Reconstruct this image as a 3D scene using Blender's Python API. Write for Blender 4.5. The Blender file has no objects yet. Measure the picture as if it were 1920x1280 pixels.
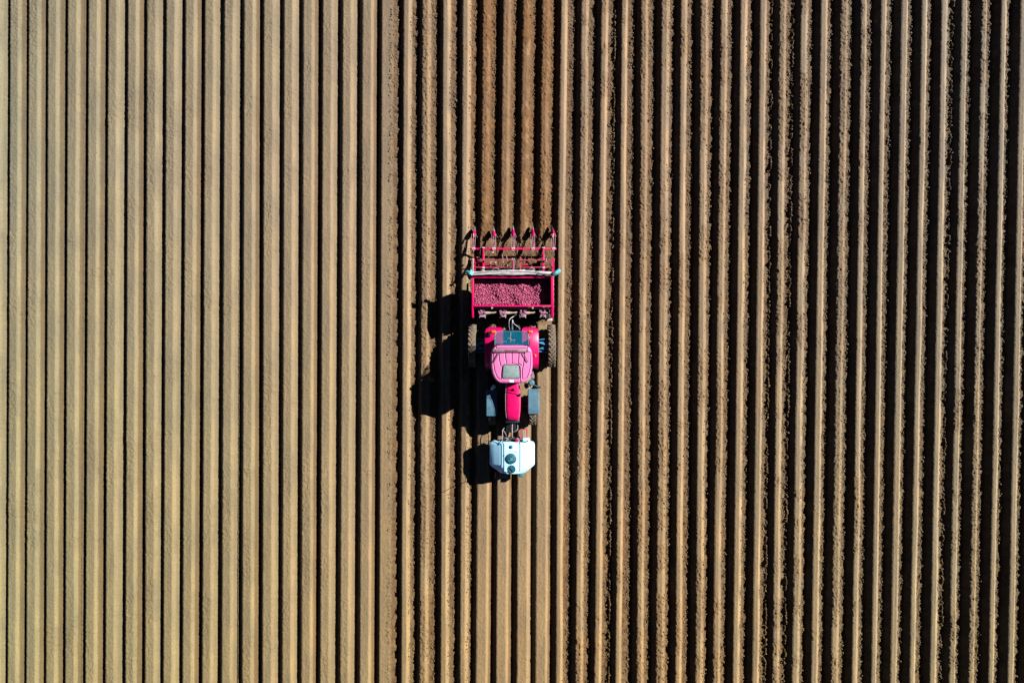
import bpy, bmesh, math, random
import numpy as np
from mathutils import Vector, Matrix
random.seed(7); rng = np.random.default_rng(11)
S = bpy.context.scene
COL = S.collection

# ------------------------------------------------------------------ camera, sky, sun, exposure
CAM_H = 26.1
cam_d = bpy.data.cameras.new('camera'); cam = bpy.data.objects.new('camera', cam_d); COL.objects.link(cam)
cam.location = (0, 0, CAM_H); cam.rotation_euler = (0, 0, 0)
cam_d.lens = 24.0; cam_d.sensor_width = 36.0; cam_d.clip_start = 0.1; cam_d.clip_end = 3000
S.camera = cam
SUN = Vector((1.155, 0.53, 1.0))                 # towards the sun
sun_el = math.atan2(1.0, math.hypot(SUN.x, SUN.y)); sun_az = math.atan2(SUN.x, SUN.y)
w = bpy.data.worlds.new('World'); S.world = w; w.use_nodes = True
nt = w.node_tree; nt.nodes.clear()
sky = nt.nodes.new('ShaderNodeTexSky'); sky.sky_type = 'NISHITA'; sky.sun_disc = False
sky.sun_elevation = sun_el; sky.sun_rotation = sun_az
sky.altitude = 3000; sky.air_density = 0.2; sky.dust_density = 0.0; sky.ozone_density = 1.0
bg = nt.nodes.new('ShaderNodeBackground'); bg.inputs['Strength'].default_value = 0.05
wo = nt.nodes.new('ShaderNodeOutputWorld')
nt.links.new(sky.outputs[0], bg.inputs[0]); nt.links.new(bg.outputs[0], wo.inputs[0])
sl = bpy.data.lights.new('sun', 'SUN'); sl.energy = 5.0; sl.angle = math.radians(0.5); sl.color = (1.0, 0.95, 0.86)
so = bpy.data.objects.new('sun', sl); COL.objects.link(so); so.location = (20, 10, 30)
so.rotation_euler = SUN.to_track_quat('Z', 'Y').to_euler()
S.view_settings.view_transform = 'Standard'; S.view_settings.look = 'None'
S.view_settings.exposure = 2.45; S.view_settings.gamma = 1.0
S.render.engine = 'CYCLES'

# ------------------------------------------------------------------ helpers
def P(px, py, z):
    """photo pixel (1920x1280) seen at height z -> world x, y, z"""
    s = (CAM_H - z) / 1280.0
    return Vector(((px - 960) * s, (640 - py) * s, z))

def mat(name, col, rough=0.5, metal=0.0, var=0.12, dirt=0.0, bump=0.0, scale=6.0, coat=0.0, dirtcol=(0.20, 0.14, 0.085), spec=0.25):
    col = tuple(c*0.38 for c in col); dirtcol = tuple(c*0.38 for c in dirtcol)
    m = bpy.data.materials.new(name); m.use_nodes = True
    n = m.node_tree; b = n.nodes['Principled BSDF']
    tc = n.nodes.new('ShaderNodeTexCoord')
    no = n.nodes.new('ShaderNodeTexNoise'); no.inputs['Scale'].default_value = scale; no.inputs['Detail'].default_value = 6
    n.links.new(tc.outputs['Object'], no.inputs['Vector'])
    r = n.nodes.new('ShaderNodeValToRGB'); r.color_ramp.elements[0].position = 0.3; r.color_ramp.elements[1].position = 0.72
    r.color_ramp.elements[0].color = tuple(c * (1 - var) for c in col) + (1,)
    r.color_ramp.elements[1].color = tuple(min(1, c * (1 + var)) for c in col) + (1,)
    n.links.new(no.outputs[0], r.inputs[0]); out = r.outputs[0]
    if dirt > 0:
        n2 = n.nodes.new('ShaderNodeTexNoise'); n2.inputs['Scale'].default_value = scale * 0.9; n2.inputs['Detail'].default_value = 9
        n2.inputs['Roughness'].default_value = 0.7
        mp = n.nodes.new('ShaderNodeMapping'); mp.inputs['Location'].default_value = (3.1, 7.7, 1.3)
        n.links.new(tc.outputs['Object'], mp.inputs[0]); n.links.new(mp.outputs[0], n2.inputs['Vector'])
        r2 = n.nodes.new('ShaderNodeValToRGB')
        r2.color_ramp.elements[0].position = 0.62 - 0.35 * dirt; r2.color_ramp.elements[1].position = 0.80 - 0.25 * dirt
        r2.color_ramp.elements[1].color = (dirt, dirt, dirt, 1); r2.color_ramp.elements[0].color = (dirt * .15,) * 3 + (1,)
        n.links.new(n2.outputs[0], r2.inputs[0])
        mx = n.nodes.new('ShaderNodeMix'); mx.data_type = 'RGBA'
        n.links.new(r2.outputs[0], mx.inputs[0]); n.links.new(out, mx.inputs[6]); mx.inputs[7].default_value = dirtcol + (1,)
        out = mx.outputs[2]
        mr = n.nodes.new('ShaderNodeMapRange'); mr.inputs[3].default_value = rough; mr.inputs[4].default_value = 0.9
        n.links.new(r2.outputs[0], mr.inputs[0]); n.links.new(mr.outputs[0], b.inputs['Roughness'])
    else:
        b.inputs['Roughness'].default_value = rough
    n.links.new(out, b.inputs['Base Color'])
    b.inputs['Metallic'].default_value = metal; b.inputs['Specular IOR Level'].default_value = spec
    b.inputs['Coat Weight'].default_value = coat; b.inputs['Coat Roughness'].default_value = 0.15
    if bump > 0:
        bp = n.nodes.new('ShaderNodeBump'); bp.inputs['Strength'].default_value = bump; bp.inputs['Distance'].default_value = 0.01
        n3 = n.nodes.new('ShaderNodeTexNoise'); n3.inputs['Scale'].default_value = scale * 6; n3.inputs['Detail'].default_value = 4
        n.links.new(tc.outputs['Object'], n3.inputs['Vector'])
        n.links.new(n3.outputs[0], bp.inputs['Height']); n.links.new(bp.outputs[0], b.inputs['Normal'])
    return m

def glass(name, col, alpha):
    m = bpy.data.materials.new(name); m.use_nodes = True
    n = m.node_tree; b = n.nodes['Principled BSDF']
    b.inputs['Base Color'].default_value = col + (1,); b.inputs['Roughness'].default_value = 0.06
    no = n.nodes.new('ShaderNodeTexNoise'); no.inputs['Scale'].default_value = 5; no.inputs['Detail'].default_value = 8
    tc = n.nodes.new('ShaderNodeTexCoord'); n.links.new(tc.outputs['Object'], no.inputs['Vector'])
    mr = n.nodes.new('ShaderNodeMapRange'); mr.inputs[1].default_value = 0.35; mr.inputs[2].default_value = 0.7
    mr.inputs[3].default_value = alpha - 0.1; mr.inputs[4].default_value = alpha + 0.12
    n.links.new(no.outputs[0], mr.inputs[0]); n.links.new(mr.outputs[0], b.inputs['Alpha'])
    return m

MAG = mat('magenta_paint', (0.58, 0.0008, 0.105), 0.36, 0, 0.10, 0.09, spec=0.14)
MAGD = mat('dusty_magenta_paint', (0.34, 0.008, 0.06), 0.5, 0, 0.3, 0.25)
RED = mat('red_paint', (0.45, 0.02, 0.04), 0.4, 0, 0.2, 0.3)
PINK = mat('pale_pink_roof', (0.54, 0.135, 0.345), 0.45, 0, 0.07, 0.05, coat=0.0, dirtcol=(0.4, 0.25, 0.28))
BLACK = mat('black_metal', (0.006, 0.008, 0.012), 0.6, 0, 0.3, 0.03, spec=0.06)
DARK = mat('dark_steel', (0.03, 0.035, 0.045), 0.5, 0.3, 0.3, 0.3)
BLUE = mat('blue_paint', (0.02, 0.20, 0.40), 0.4, 0, 0.3, 0.2)
GREYB = mat('blue_grey_plastic', (0.05, 0.13, 0.20), 0.45, 0, 0.25, 0.18, dirtcol=(0.22, 0.24, 0.26))
STEEL = mat('bare_steel', (0.42, 0.42, 0.44), 0.4, 0.6, 0.2, 0.3)
PALE = mat('pale_dusty_metal', (0.42, 0.34, 0.38), 0.5, 0.1, 0.3, 0.2)
WHITE = mat('white_plastic', (0.46, 0.88, 1.18), 0.35, 0, 0.04, 0.05, dirtcol=(0.5, 0.8, 0.95))
LID = mat('teal_lid', (0.004, 0.075, 0.125), 0.5, 0, 0.4, 0.0, scale=20)
TEAL = mat('teal_plastic', (0.03, 0.14, 0.17), 0.5, 0, 0.3, 0.1)
CYAN = mat('cyan_sheet', (0.08, 0.36, 0.42), 0.5, 0, 0.3, 0.1, bump=0.4)
TARP = mat('pale_tarpaulin', (0.44, 0.42, 0.44), 0.55, 0, 0.22, 0.12, bump=0.6, dirtcol=(0.40, 0.22, 0.27))
ORANGE = mat('orange_lens', (0.60, 0.16, 0.01), 0.25, 0, 0.1)
REDL = mat('red_lens', (0.5, 0.01, 0.01), 0.25, 0, 0.1)
RUBBER = mat('dusty_rubber', (0.085, 0.075, 0.065), 0.9, 0, 0.3, 0.8, 0.5, 8, dirtcol=(0.19, 0.135, 0.085))
HATCH = mat('milky_green_hatch', (0.17, 0.23, 0.235), 0.3, 0, 0.14, 0.06, scale=10, dirtcol=(0.3, 0.3, 0.3), coat=0.3)
ROD = mat('dusty_rod', (0.20, 0.085, 0.10), 0.5, 0.1, 0.3, 0.2)
CLAMP = mat('pinkish_clamp', (0.55, 0.26, 0.36), 0.45, 0.1, 0.4, 0.15, scale=18)
PURP = mat('purple_dusty_parts', (0.24, 0.09, 0.17), 0.5, 0, 0.45, 0.2, scale=22, dirtcol=(0.45, 0.35, 0.42))
BEIGE = mat('beige_plastic', (0.40, 0.33, 0.24), 0.6, 0, 0.15, 0.1)
LAMPG = mat('grey_bar', (0.22, 0.14, 0.18), 0.5, 0, 0.2, 0.1)
GLASS = glass('teal_glass', (0.002, 0.040, 0.072), 0.50)
CABG = glass('cab_glass', (0.004, 0.012, 0.016), 0.86)

def tag(o, label=None, cat=None, group=None, kind=None):
    if label: o['label'] = label
    if cat: o['category'] = cat
    if group: o['group'] = group
    if kind: o['kind'] = kind
    return o
def empty(name, loc):
    o = bpy.data.objects.new(name, None); COL.objects.link(o); o.location = loc; o.empty_display_size = 0.3
    return o

class MB:
    """collects shapes in world coordinates; build() links them as ONE mesh object"""
    def __init__(s): s.bm = bmesh.new()
    def hull8(s, c, bev=0.0, seg=2):
        b = bmesh.new(); v = [b.verts.new(p) for p in c]
        for f in ((0,3,2,1),(4,5,6,7),(0,1,5,4),(1,2,6,5),(2,3,7,6),(3,0,4,7)): b.faces.new([v[i] for i in f])
        bmesh.ops.recalc_face_normals(b, faces=b.faces)
        if bev > 0: bmesh.ops.bevel(b, geom=list(b.edges), offset=bev, segments=seg, profile=0.5, affect='EDGES')
        s.add(b); return s
    def add(s, b):
        me = bpy.data.meshes.new('tmp'); b.to_mesh(me); b.free(); s.bm.from_mesh(me); bpy.data.meshes.remove(me)
    def box(s, a, b, bev=0.008, seg=2):
        x0,y0,z0 = [min(a[i],b[i]) for i in range(3)]; x1,y1,z1 = [max(a[i],b[i]) for i in range(3)]
        s.hull8([(x0,y0,z0),(x1,y0,z0),(x1,y1,z0),(x0,y1,z0),(x0,y0,z1),(x1,y0,z1),(x1,y1,z1),(x0,y1,z1)], bev, seg); return s
    def bar(s, a, b, w, h, bev=0.005):
        a = Vector(a); b = Vector(b); d = (b-a).normalized()
        up = Vector((0,0,1)) if abs(d.z) < 0.95 else Vector((0,1,0))
        x = d.cross(up).normalized()*w/2; y = x.cross(d).normalized()*h/2
        s.hull8([a-x-y,a+x-y,a+x+y,a-x+y,b-x-y,b+x-y,b+x+y,b-x+y], bev, 1); return s
    def tube(s, pts, r, n=10, caps=True):
        pts = [Vector(p) for p in pts]; rs = r if isinstance(r,(list,tuple)) else [r]*len(pts)
        b = bmesh.new(); rings = []; px = None
        for i,p in enumerate(pts):
            t = (pts[min(i+1,len(pts)-1)] - pts[max(i-1,0)]).normalized()
            if px is None:
                up = Vector((0,0,1)) if abs(t.z) < 0.9 else Vector((1,0,0)); px = t.cross(up).normalized()
            else: px = (px - t*px.dot(t)).normalized()
            py = t.cross(px)
            rings.append([b.verts.new(p + (px*math.cos(2*math.pi*k/n)+py*math.sin(2*math.pi*k/n))*rs[i]) for k in range(n)])
        for i in range(len(rings)-1):
            for k in range(n): b.faces.new((rings[i][k],rings[i][(k+1)%n],rings[i+1][(k+1)%n],rings[i+1][k]))
        if caps: b.faces.new(rings[0][::-1]); b.faces.new(rings[-1])
        bmesh.ops.recalc_face_normals(b, faces=b.faces)
        s.add(b); return s
    def curve(s, pts, r, n=7, k=6):
        pts = [Vector(p) for p in pts]; out = []
        for i in range(len(pts)-1):
            p0 = pts[max(i-1,0)]; p1 = pts[i]; p2 = pts[i+1]; p3 = pts[min(i+2,len(pts)-1)]
            for j in range(k):
                t = j/k
                out.append(0.5*((2*p1)+(p2-p0)*t+(2*p0-5*p1+4*p2-p3)*t*t+(-p0+3*p1-3*p2+p3)*t**3))
        out.append(pts[-1]); return s.tube(out, r, n)
    def loft(s, rings, caps=True):
        b = bmesh.new(); R = [[b.verts.new(p) for p in r] for r in rings]; n = len(R[0])
        for i in range(len(R)-1):
            for k in range(n): b.faces.new((R[i][k],R[i][(k+1)%n],R[i+1][(k+1)%n],R[i+1][k]))
        if caps: b.faces.new(R[0][::-1]); b.faces.new(R[-1])
        bmesh.ops.recalc_face_normals(b, faces=b.faces); s.add(b); return s
    def prism(s, poly, z0, z1, bev=0.0):
        b = bmesh.new(); v0 = [b.verts.new((p[0],p[1],z0)) for p in poly]; v1 = [b.verts.new((p[0],p[1],z1)) for p in poly]
        n = len(poly)
        for k in range(n): b.faces.new((v0[k],v0[(k+1)%n],v1[(k+1)%n],v1[k]))
        b.faces.new(v0[::-1]); b.faces.new(v1); bmesh.ops.recalc_face_normals(b, faces=b.faces)
        if bev: bmesh.ops.bevel(b, geom=list(b.edges), offset=bev, segments=2, profile=0.5, affect='EDGES')
        s.add(b); return s
    def build(s, name, m, parent=None, smooth=True):
        me = bpy.data.meshes.new(name); s.bm.to_mesh(me); s.bm.free(); me.materials.append(m)
        if smooth:
            me.shade_smooth()
            try: me.set_sharp_from_angle(angle=math.radians(35))
            except Exception: pass
        o = bpy.data.objects.new(name, me); COL.objects.link(o)
        if parent:
            o.parent = parent
            o.matrix_parent_inverse = Matrix.Translation(-parent.location)
        return o

def split(m, name, mt, parent, groups=None):
    """every loose piece in m becomes an object of its own"""
    bm = m.bm; seen = set(); out = []
    for v0 in list(bm.verts):
        if v0 in seen: continue
        st = [v0]; seen.add(v0); isl = []
        while st:
            v = st.pop(); isl.append(v)
            for e in v.link_edges:
                o = e.other_vert(v)
                if o not in seen: seen.add(o); st.append(o)
        ix = {v: i for i, v in enumerate(isl)}; fs = {f for v in isl for f in v.link_faces}
        n_ = MB(); nv = [n_.bm.verts.new(v.co) for v in isl]
        for f in fs: n_.bm.faces.new([nv[ix[v]] for v in f.verts])
        out.append(n_.build(name, mt, parent))
    bm.free(); return out

# ------------------------------------------------------------------ noise
def vnoise(x, y, seed):
    xi = np.floor(x).astype(np.int64); yi = np.floor(y).astype(np.int64)
    fx = x-xi; fy = y-yi; fx = fx*fx*(3-2*fx); fy = fy*fy*(3-2*fy)
    def h(a, b):
        n = (a*374761393 + b*668265263 + seed*974634777) & 0xffffffff
        n = ((n ^ (n >> 13)) * 1274126177) & 0xffffffff
        n = ((n ^ (n >> 16)) * 2246822519) & 0xffffffff
        return ((n >> 8) & 0xffff)/65535.0
    return (h(xi,yi)*(1-fx)+h(xi+1,yi)*fx)*(1-fy)+(h(xi,yi+1)*(1-fx)+h(xi+1,yi+1)*fx)*fy - 0.5
def fbm(x, y, seed, oct=3):
    r = 0; a = 1
    for i in range(oct): r = r + a*vnoise(x*2**i, y*2**i, seed+i*17); a *= 0.55
    return r

# ------------------------------------------------------------------ the field: ridges at their measured places
TOP = [19,54,90,127,166,203,240,276,312,348,384.5,421,458,495,533,569,605.5,643,680,716,757,792.5,831,868,906,944,981,1017,1052.5,1090.5,1128,1166,1203,1241,1277,1314.5,1352.5,1389,1426,1462.5,1502.5,1539.5,1577.5,1615,1652.5,1691,1729,1766,1804,1841,1878,1914]
BOT = [14,49,86,122,160,197.5,235,272,306,342,379,415.5,454,492,529,565,600,637.5,674.5,710.5,752.5,787,826,862.5,892.5,930,969,1004,1042.5,1079,1115,1154,1194,1230,1266,1304,1337.5,1374,1411,1449,1485.5,1521,1559,1597.5,1634,1670,1706,1744,1780,1816,1854,1890]
MID = {24:(901.8,897),25:(938.5,934),26:(975.5,971.5),27:(1012,1008),28:(1046.5,1045.5)}
HT = 0.28
s_ = (CAM_H-HT)/1280
YK = np.array([(640-q)*s_ for q in (1265,600,450,15)])
XK = []
for i,(a,b) in enumerate(zip(TOP,BOT)):
    if i in MID: m1,m2 = MID[i]
    else: m1 = a+(b-a)*435/1250; m2 = a+(b-a)*585/1250
    XK.append([(q-960)*s_ for q in (b,m2,m1,a)])
NL, NR = 30, 30
XK = [[v-0.752*(NL-j) for v in XK[0]] for j in range(NL)] + XK + [[v+0.752*(j+1) for v in XK[-1]] for j in range(NR)]
XK = np.array(XK); NRID = len(XK)-1
kk = np.arange(NRID) - NL                      # index in TOP
isU = (kk <= 18)
isH = (kk == 19)
isF = (kk >= 24) & (kk <= 27)
def shoulder(k, y):
    """x of left shoulder of ridge k at world y (vectorised, linear extrapolation at both ends)"""
    yc = np.clip(y, YK[0], YK[3])
    seg = np.clip(np.searchsorted(YK, yc, side='right')-1, 0, 2)
    t = (yc-YK[seg])/(YK[seg+1]-YK[seg])
    A = XK[k, seg]; B = XK[k, seg+1]
    x = A*(1-t)+B*t
    return x + (y-yc)*(XK[k,3]-XK[k,0])/(YK[3]-YK[0])
R1 = rng.random((NRID+1, 8))
LIP = np.isin(kk, [3, 11])
TRACK = np.isin(kk, [30, 38, 39, 47])
YP0 = (640-598)*0.0203; YP1 = (640-452)*0.0203   # the strip worked under the planter
def sm(a, b, x):
    t = np.clip((x-a)/(b-a), 0, 1); return t*t*(3-2*t)

def height(k, f, y):
    """k ridge index, f fraction 0..1 across it. returns x, z, fresh, loose"""
    x0 = shoulder(k, y); x1 = shoulder(k+1, y); p = x1-x0; d = f*p; x = x0+d
    q = R1[k]
    lead = y < YP0                                   # in front of the planter
    U = isU[k] | (isF[k] & lead); H_ = isH[k]; F = isF[k] & ~lead
    Pl = ~U & ~H_
    slow = vnoise(y*0.45, k*3.7, 5)                  # slow change along the ridge
    med = vnoise(y*1.9, k*5.3, 9)
    fine = vnoise(y*6.0, k*2.9, 13)
    # break points across the ridge
    centreU = isF[k]
    wt = np.where(U, np.where(centreU, 0.36, 0.29+0.03*q[:,0]), np.where(H_, 0.37, 0.135+0.06*q[:,0]+0.03*slow))
    w1 = np.where(U, np.where(centreU, 0.15, 0.13+0.05*q[:,1]), np.where(H_, 0.06, 0.10+0.04*q[:,1]))
    dz1 = np.where(U, 0.165, np.where(H_, 0.05, 0.115))
    saw = (y*(1.3+0.9*q[:,4]) + 3*q[:,5] + 0.5*med) % 1.0
    w2 = np.where(U, 0.05+0.03*q[:,2], 0.075+0.05*q[:,2]+0.16*(saw-0.5)+0.08*med+0.11*fine+0.07*vnoise(y*15, k*2.3, 17))
    dz2 = np.where(U, np.where(q[:,3] > 0.5, 0.06, 0.10), 0.115+0.02*q[:,3])
    w2 = np.where(F, w2*0.75, w2)
    wl = np.where(U, 0.155+0.025*q[:,6], 0.165+0.01*q[:,6])
    h = HT + 0.012*(q[:,7]-0.5)
    jit = np.where(U, 0.030, 0.026)*vnoise(y*7, k*1.7+40, 31) + np.where(U, 0.018, 0.02)*vnoise(y*2.2, k*1.7+90, 37) + 0.012*vnoise(y*19, k*1.1, 33)
    b2 = np.minimum(wt+w1+w2, p-wl-0.06)
    b3 = np.minimum(b2+np.where(U, 0.03, 0.06), p-wl-0.01)
    B = [0*d, wt, wt+w1, b2, b3, p-wl+jit*np.where(U, 1, 0.3), p]
    z4 = np.where(U, 0.03+0*q[:,2], 0.01); z5 = np.where(U, 0.0, 0.0)
    Z = [h, h-0.008, h-dz1, h-dz1-dz2, z4, z5, h]
    z = h + 0*d
    dj = d + np.where(Pl, 0.35, 0.6)*np.where((d > wt*0.5), jit, 0)*sm(0, 0.08, p-wl-d)
    for i in range(6):
        t = np.clip((dj-B[i])/np.maximum(B[i+1]-B[i], 1e-3), 0, 1)
        z = z + t*(Z[i+1]-Z[i])
    # a rounded left shoulder, a little ragged on the unplanted side
    z = z - 0.018*np.exp(-d/0.02) + 0.006*np.exp(-((d-0.05)/0.03)**2)
    moist_dim = np.where(U, np.where(q[:,3] > 0.45, 0.85, 0.25)*sm(wt+w1*0.50, wt+w1*0.50+0.03, dj), sm(wt+w1*0.85, wt+w1+0.04, dj)*(0.75+0.5*med+0.6*vnoise(x*12, y*8, 611)))
    moist_dim = np.clip(moist_dim + np.where(Pl, 0.28+0.3*slow, 0.10+0.25*slow)*(d < wt+0.01), 0, 1)  # moist lower slopes; flat tops painted darker for their weaker sunlight
    # looseness: how cloddy the surface is here
    top = sm(wt*0.9, wt+w1*0.6, d)
    rough_top = np.where(Pl, sm(0.62, 0.9, q[:,3]+0.5*slow+0.45*med), 0)
    lo_edge = sm(wt+w1*0.75, wt+w1+0.03, d)*(1-sm(p-wl, p-wl+0.05, d)*0.75)
    loose = np.where(U, 0.15+0.3*lo_edge, np.where(H_, 0.08+0.92*sm(wt-0.03, wt+0.03, d), np.maximum(0.10+0.9*lo_edge, 0.85*rough_top)))
    loose = np.where(d > p-wl+0.03, 0.1, loose)
    loose = np.where(F, np.maximum(loose, 0.35), loose)
    patch = sm(-0.02, 0.30, vnoise(x*1.1, y*0.8, 71)+0.25*vnoise(x*4, y*3, 72))       # crumbly patches on the smooth side
    loose = np.where(U & ~centreU & (d < p-wl), np.maximum(loose, 0.45*patch), loose)
    n1 = fbm(x*17, y*15, 101, 3); n2 = fbm(x*42, y*36, 131, 2); ns = vnoise(x*60, y*0.6, 151)+0.6*vnoise(x*130, y*1.5, 157)
    amp = 0.006 + np.where(Pl, 0.058, 0.044)*loose
    z = z + amp*(n1+0.22) + amp*0.45*n2 + (1-loose)*0.0035*ns
    # planter imprint dimples on the freshly made ridges
    dim = np.where(F & (q[:,1] < 2), np.exp(-((d-wt-0.04)/0.05)**2)*(0.5+0.5*np.sin(y*2*math.pi/0.55+q[:,0]*9+2*med)), 0)
    z = z - 0.018*dim*np.isin(k-NL, [24,26])
    # lip left by a wheel at the foot of the slope; crumbs in the wheel tracks
    lipd = np.exp(-((d-(p-wl-0.075))/0.012)**2)
    z = z + np.where(LIP[k], 0.055*lipd, 0)
    tr = np.exp(-((d-(p-wl-0.05))/0.035)**2)*np.clip(0.55+1.2*vnoise(y*3.1, k*1.0, 201)+1.0*vnoise(y*14, k*1.0, 203), 0, 1.3)
    z = z + np.where(TRACK[k], 0.13*tr, 0)
    # the worked strip below the planter: ridges opened and flattened
    mk = (isF[k]).astype(float)*sm(YP0-0.3, YP0+0.1, y+0.25*med)*(1-sm(YP1-0.35, YP1+0.35, y+0.3*med+0.1*n1))
    flat = 0.15 + 0.03*(n1) + 0.02*n2
    z = z*(1-mk)+flat*mk
    loose = loose*(1-mk)+0.7*mk
    fresh = np.where(F, 1.0, 0)*np.ones_like(d) ; fresh = np.where(F, np.where(np.isin(k-NL,[25]), 0.75, 1.0), 0.0)
    fresh = np.maximum(fresh, np.where((k-NL == 23) & ~lead, sm(wt+w1, wt+w1+0.04, d)*0.8, 0))
    fresh = np.maximum(fresh*(1-mk), mk*0.55)
    fresh = fresh*(0.92+0.5*vnoise(x*2.1, y*1.2, 301))
    # sunlit lightening painted on the upper right slope; dry blotches on fresh rows
    sun_tint_dry = np.where(U, 0.4*sm(wt-0.02, wt+0.02, d)*(1-sm(wt+w1*0.65, wt+w1*0.9, d))*(1-0.6*patch), 0)
    sun_tint_dry = np.where(Pl, np.exp(-((d-wt-0.55*w1)/(0.45*w1+0.01))**4)*np.clip(0.75+2.2*med*np.where(q[:,2] > 0.55, 1, 0.25)+0.5*slow, 0, 1), sun_tint_dry)
    blot = sm(0.02, 0.30, vnoise(x*7, y*3.0, 711)+0.6*vnoise(x*16, y*9, 712)+0.35*med)*sm(0.10, 0.16, d)*(1-sm(wt+w1*0.8, wt+w1*1.2, d))
    sun_tint_dry = np.where(F & np.isin(k-NL,[24,26]), 0.75*blot, np.where(F, sun_tint_dry*0.35+0.2*blot, sun_tint_dry))*(1-mk)
    fresh = fresh*(1-0.45*np.where(F, sun_tint_dry, 0))
    moist_dim = np.maximum(moist_dim*(1-mk), mk*0.5)
    return x, z, fresh, loose, sun_tint_dry, moist_dim

def field_axis():
    fine = np.arange(-13.45, 13.4501, 0.0245)
    a = [13.6,13.9,14.4,15,16,17.5,19.5,22,25,28,32,37]
    return np.concatenate([-np.array(a[::-1]), fine, a])
ys = field_axis()
fr = []; ki = []
for k in range(NRID):
    vis = NL-2 <= k <= NL+52
    n = 32 if vis else 12
    for j in range(n): fr.append(j/n); ki.append(k)
fr = np.array(fr); ki = np.array(ki)
KK, YY = np.meshgrid(ki, ys); FF, _ = np.meshgrid(fr, ys)
NX, NY = len(fr), len(ys)
res = [np.empty((NY, NX), np.float32) for _ in range(6)]
for a in range(0, NY, 64):                        # in slabs, to keep memory low
    kf = KK[a:a+64].ravel(); ff = FF[a:a+64].ravel(); yf = YY[a:a+64].ravel()
    for o_, r_ in zip(res, height(kf, ff, yf)): o_[a:a+64] = np.asarray(r_).reshape(-1, NX)
X, Z, FRESH, LOOSE, SUN_TINT_DRY, MOIST_DIM = res
# outer apron: the same sheet runs on flat to the horizon
def pad(M, left, right, bot, top):
    M = np.concatenate([np.full((M.shape[0],1), 1)*left, M, np.full((M.shape[0],1), 1)*right], 1) if np.isscalar(left) else M
    return np.concatenate([M[:1]*0+bot, M, M[:1]*0+top], 0)
Xp = np.concatenate([np.full((NY,1), -900.0), X, np.full((NY,1), 900.0)], 1); Xp = np.concatenate([Xp[:1], Xp, Xp[-1:]], 0)
Yp = np.concatenate([YY[:, :1], YY, YY[:, :1]], 1); Yp = np.concatenate([Yp[:1]*0-900, Yp, Yp[:1]*0+900], 0)
def edge(M, v): 
    M = np.concatenate([np.full((NY,1), v), M, np.full((NY,1), v)], 1); return np.concatenate([M[:1]*0+v, M, M[:1]*0+v], 0)
Zp = edge(Z, 0.16); Fp = edge(FRESH, 0.0); Lp = edge(LOOSE, 0.3); Cp = edge(SUN_TINT_DRY, 0.0); Mp = edge(MOIST_DIM, 0.2)
ny, nx = Xp.shape
co = np.stack([Xp, Yp, Zp], -1).reshape(-1, 3).astype(np.float32)
idx = np.arange(ny*nx, dtype=np.int32).reshape(ny, nx)
quads = np.stack([idx[:-1,:-1], idx[:-1,1:], idx[1:,1:], idx[1:,:-1]], -1).reshape(-1)
def np_mesh(name, co, loops, n):
    me = bpy.data.meshes.new(name); me.vertices.add(len(co)); me.vertices.foreach_set('co', co.ravel())
    me.loops.add(len(loops)); me.loops.foreach_set('vertex_index', loops.astype(np.int32))
    nf = len(loops)//n; me.polygons.add(nf); me.polygons.foreach_set('loop_start', np.arange(nf, dtype=np.int32)*n)
    me.update(calc_edges=True); return me
me = np_mesh('ground', co, quads, 4)
at = me.attributes.new('soil', 'FLOAT_COLOR', 'POINT')
at.data.foreach_set('color', np.stack([Fp, Lp, Cp, Mp], -1).reshape(-1).astype(np.float32))
me.shade_smooth()

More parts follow.
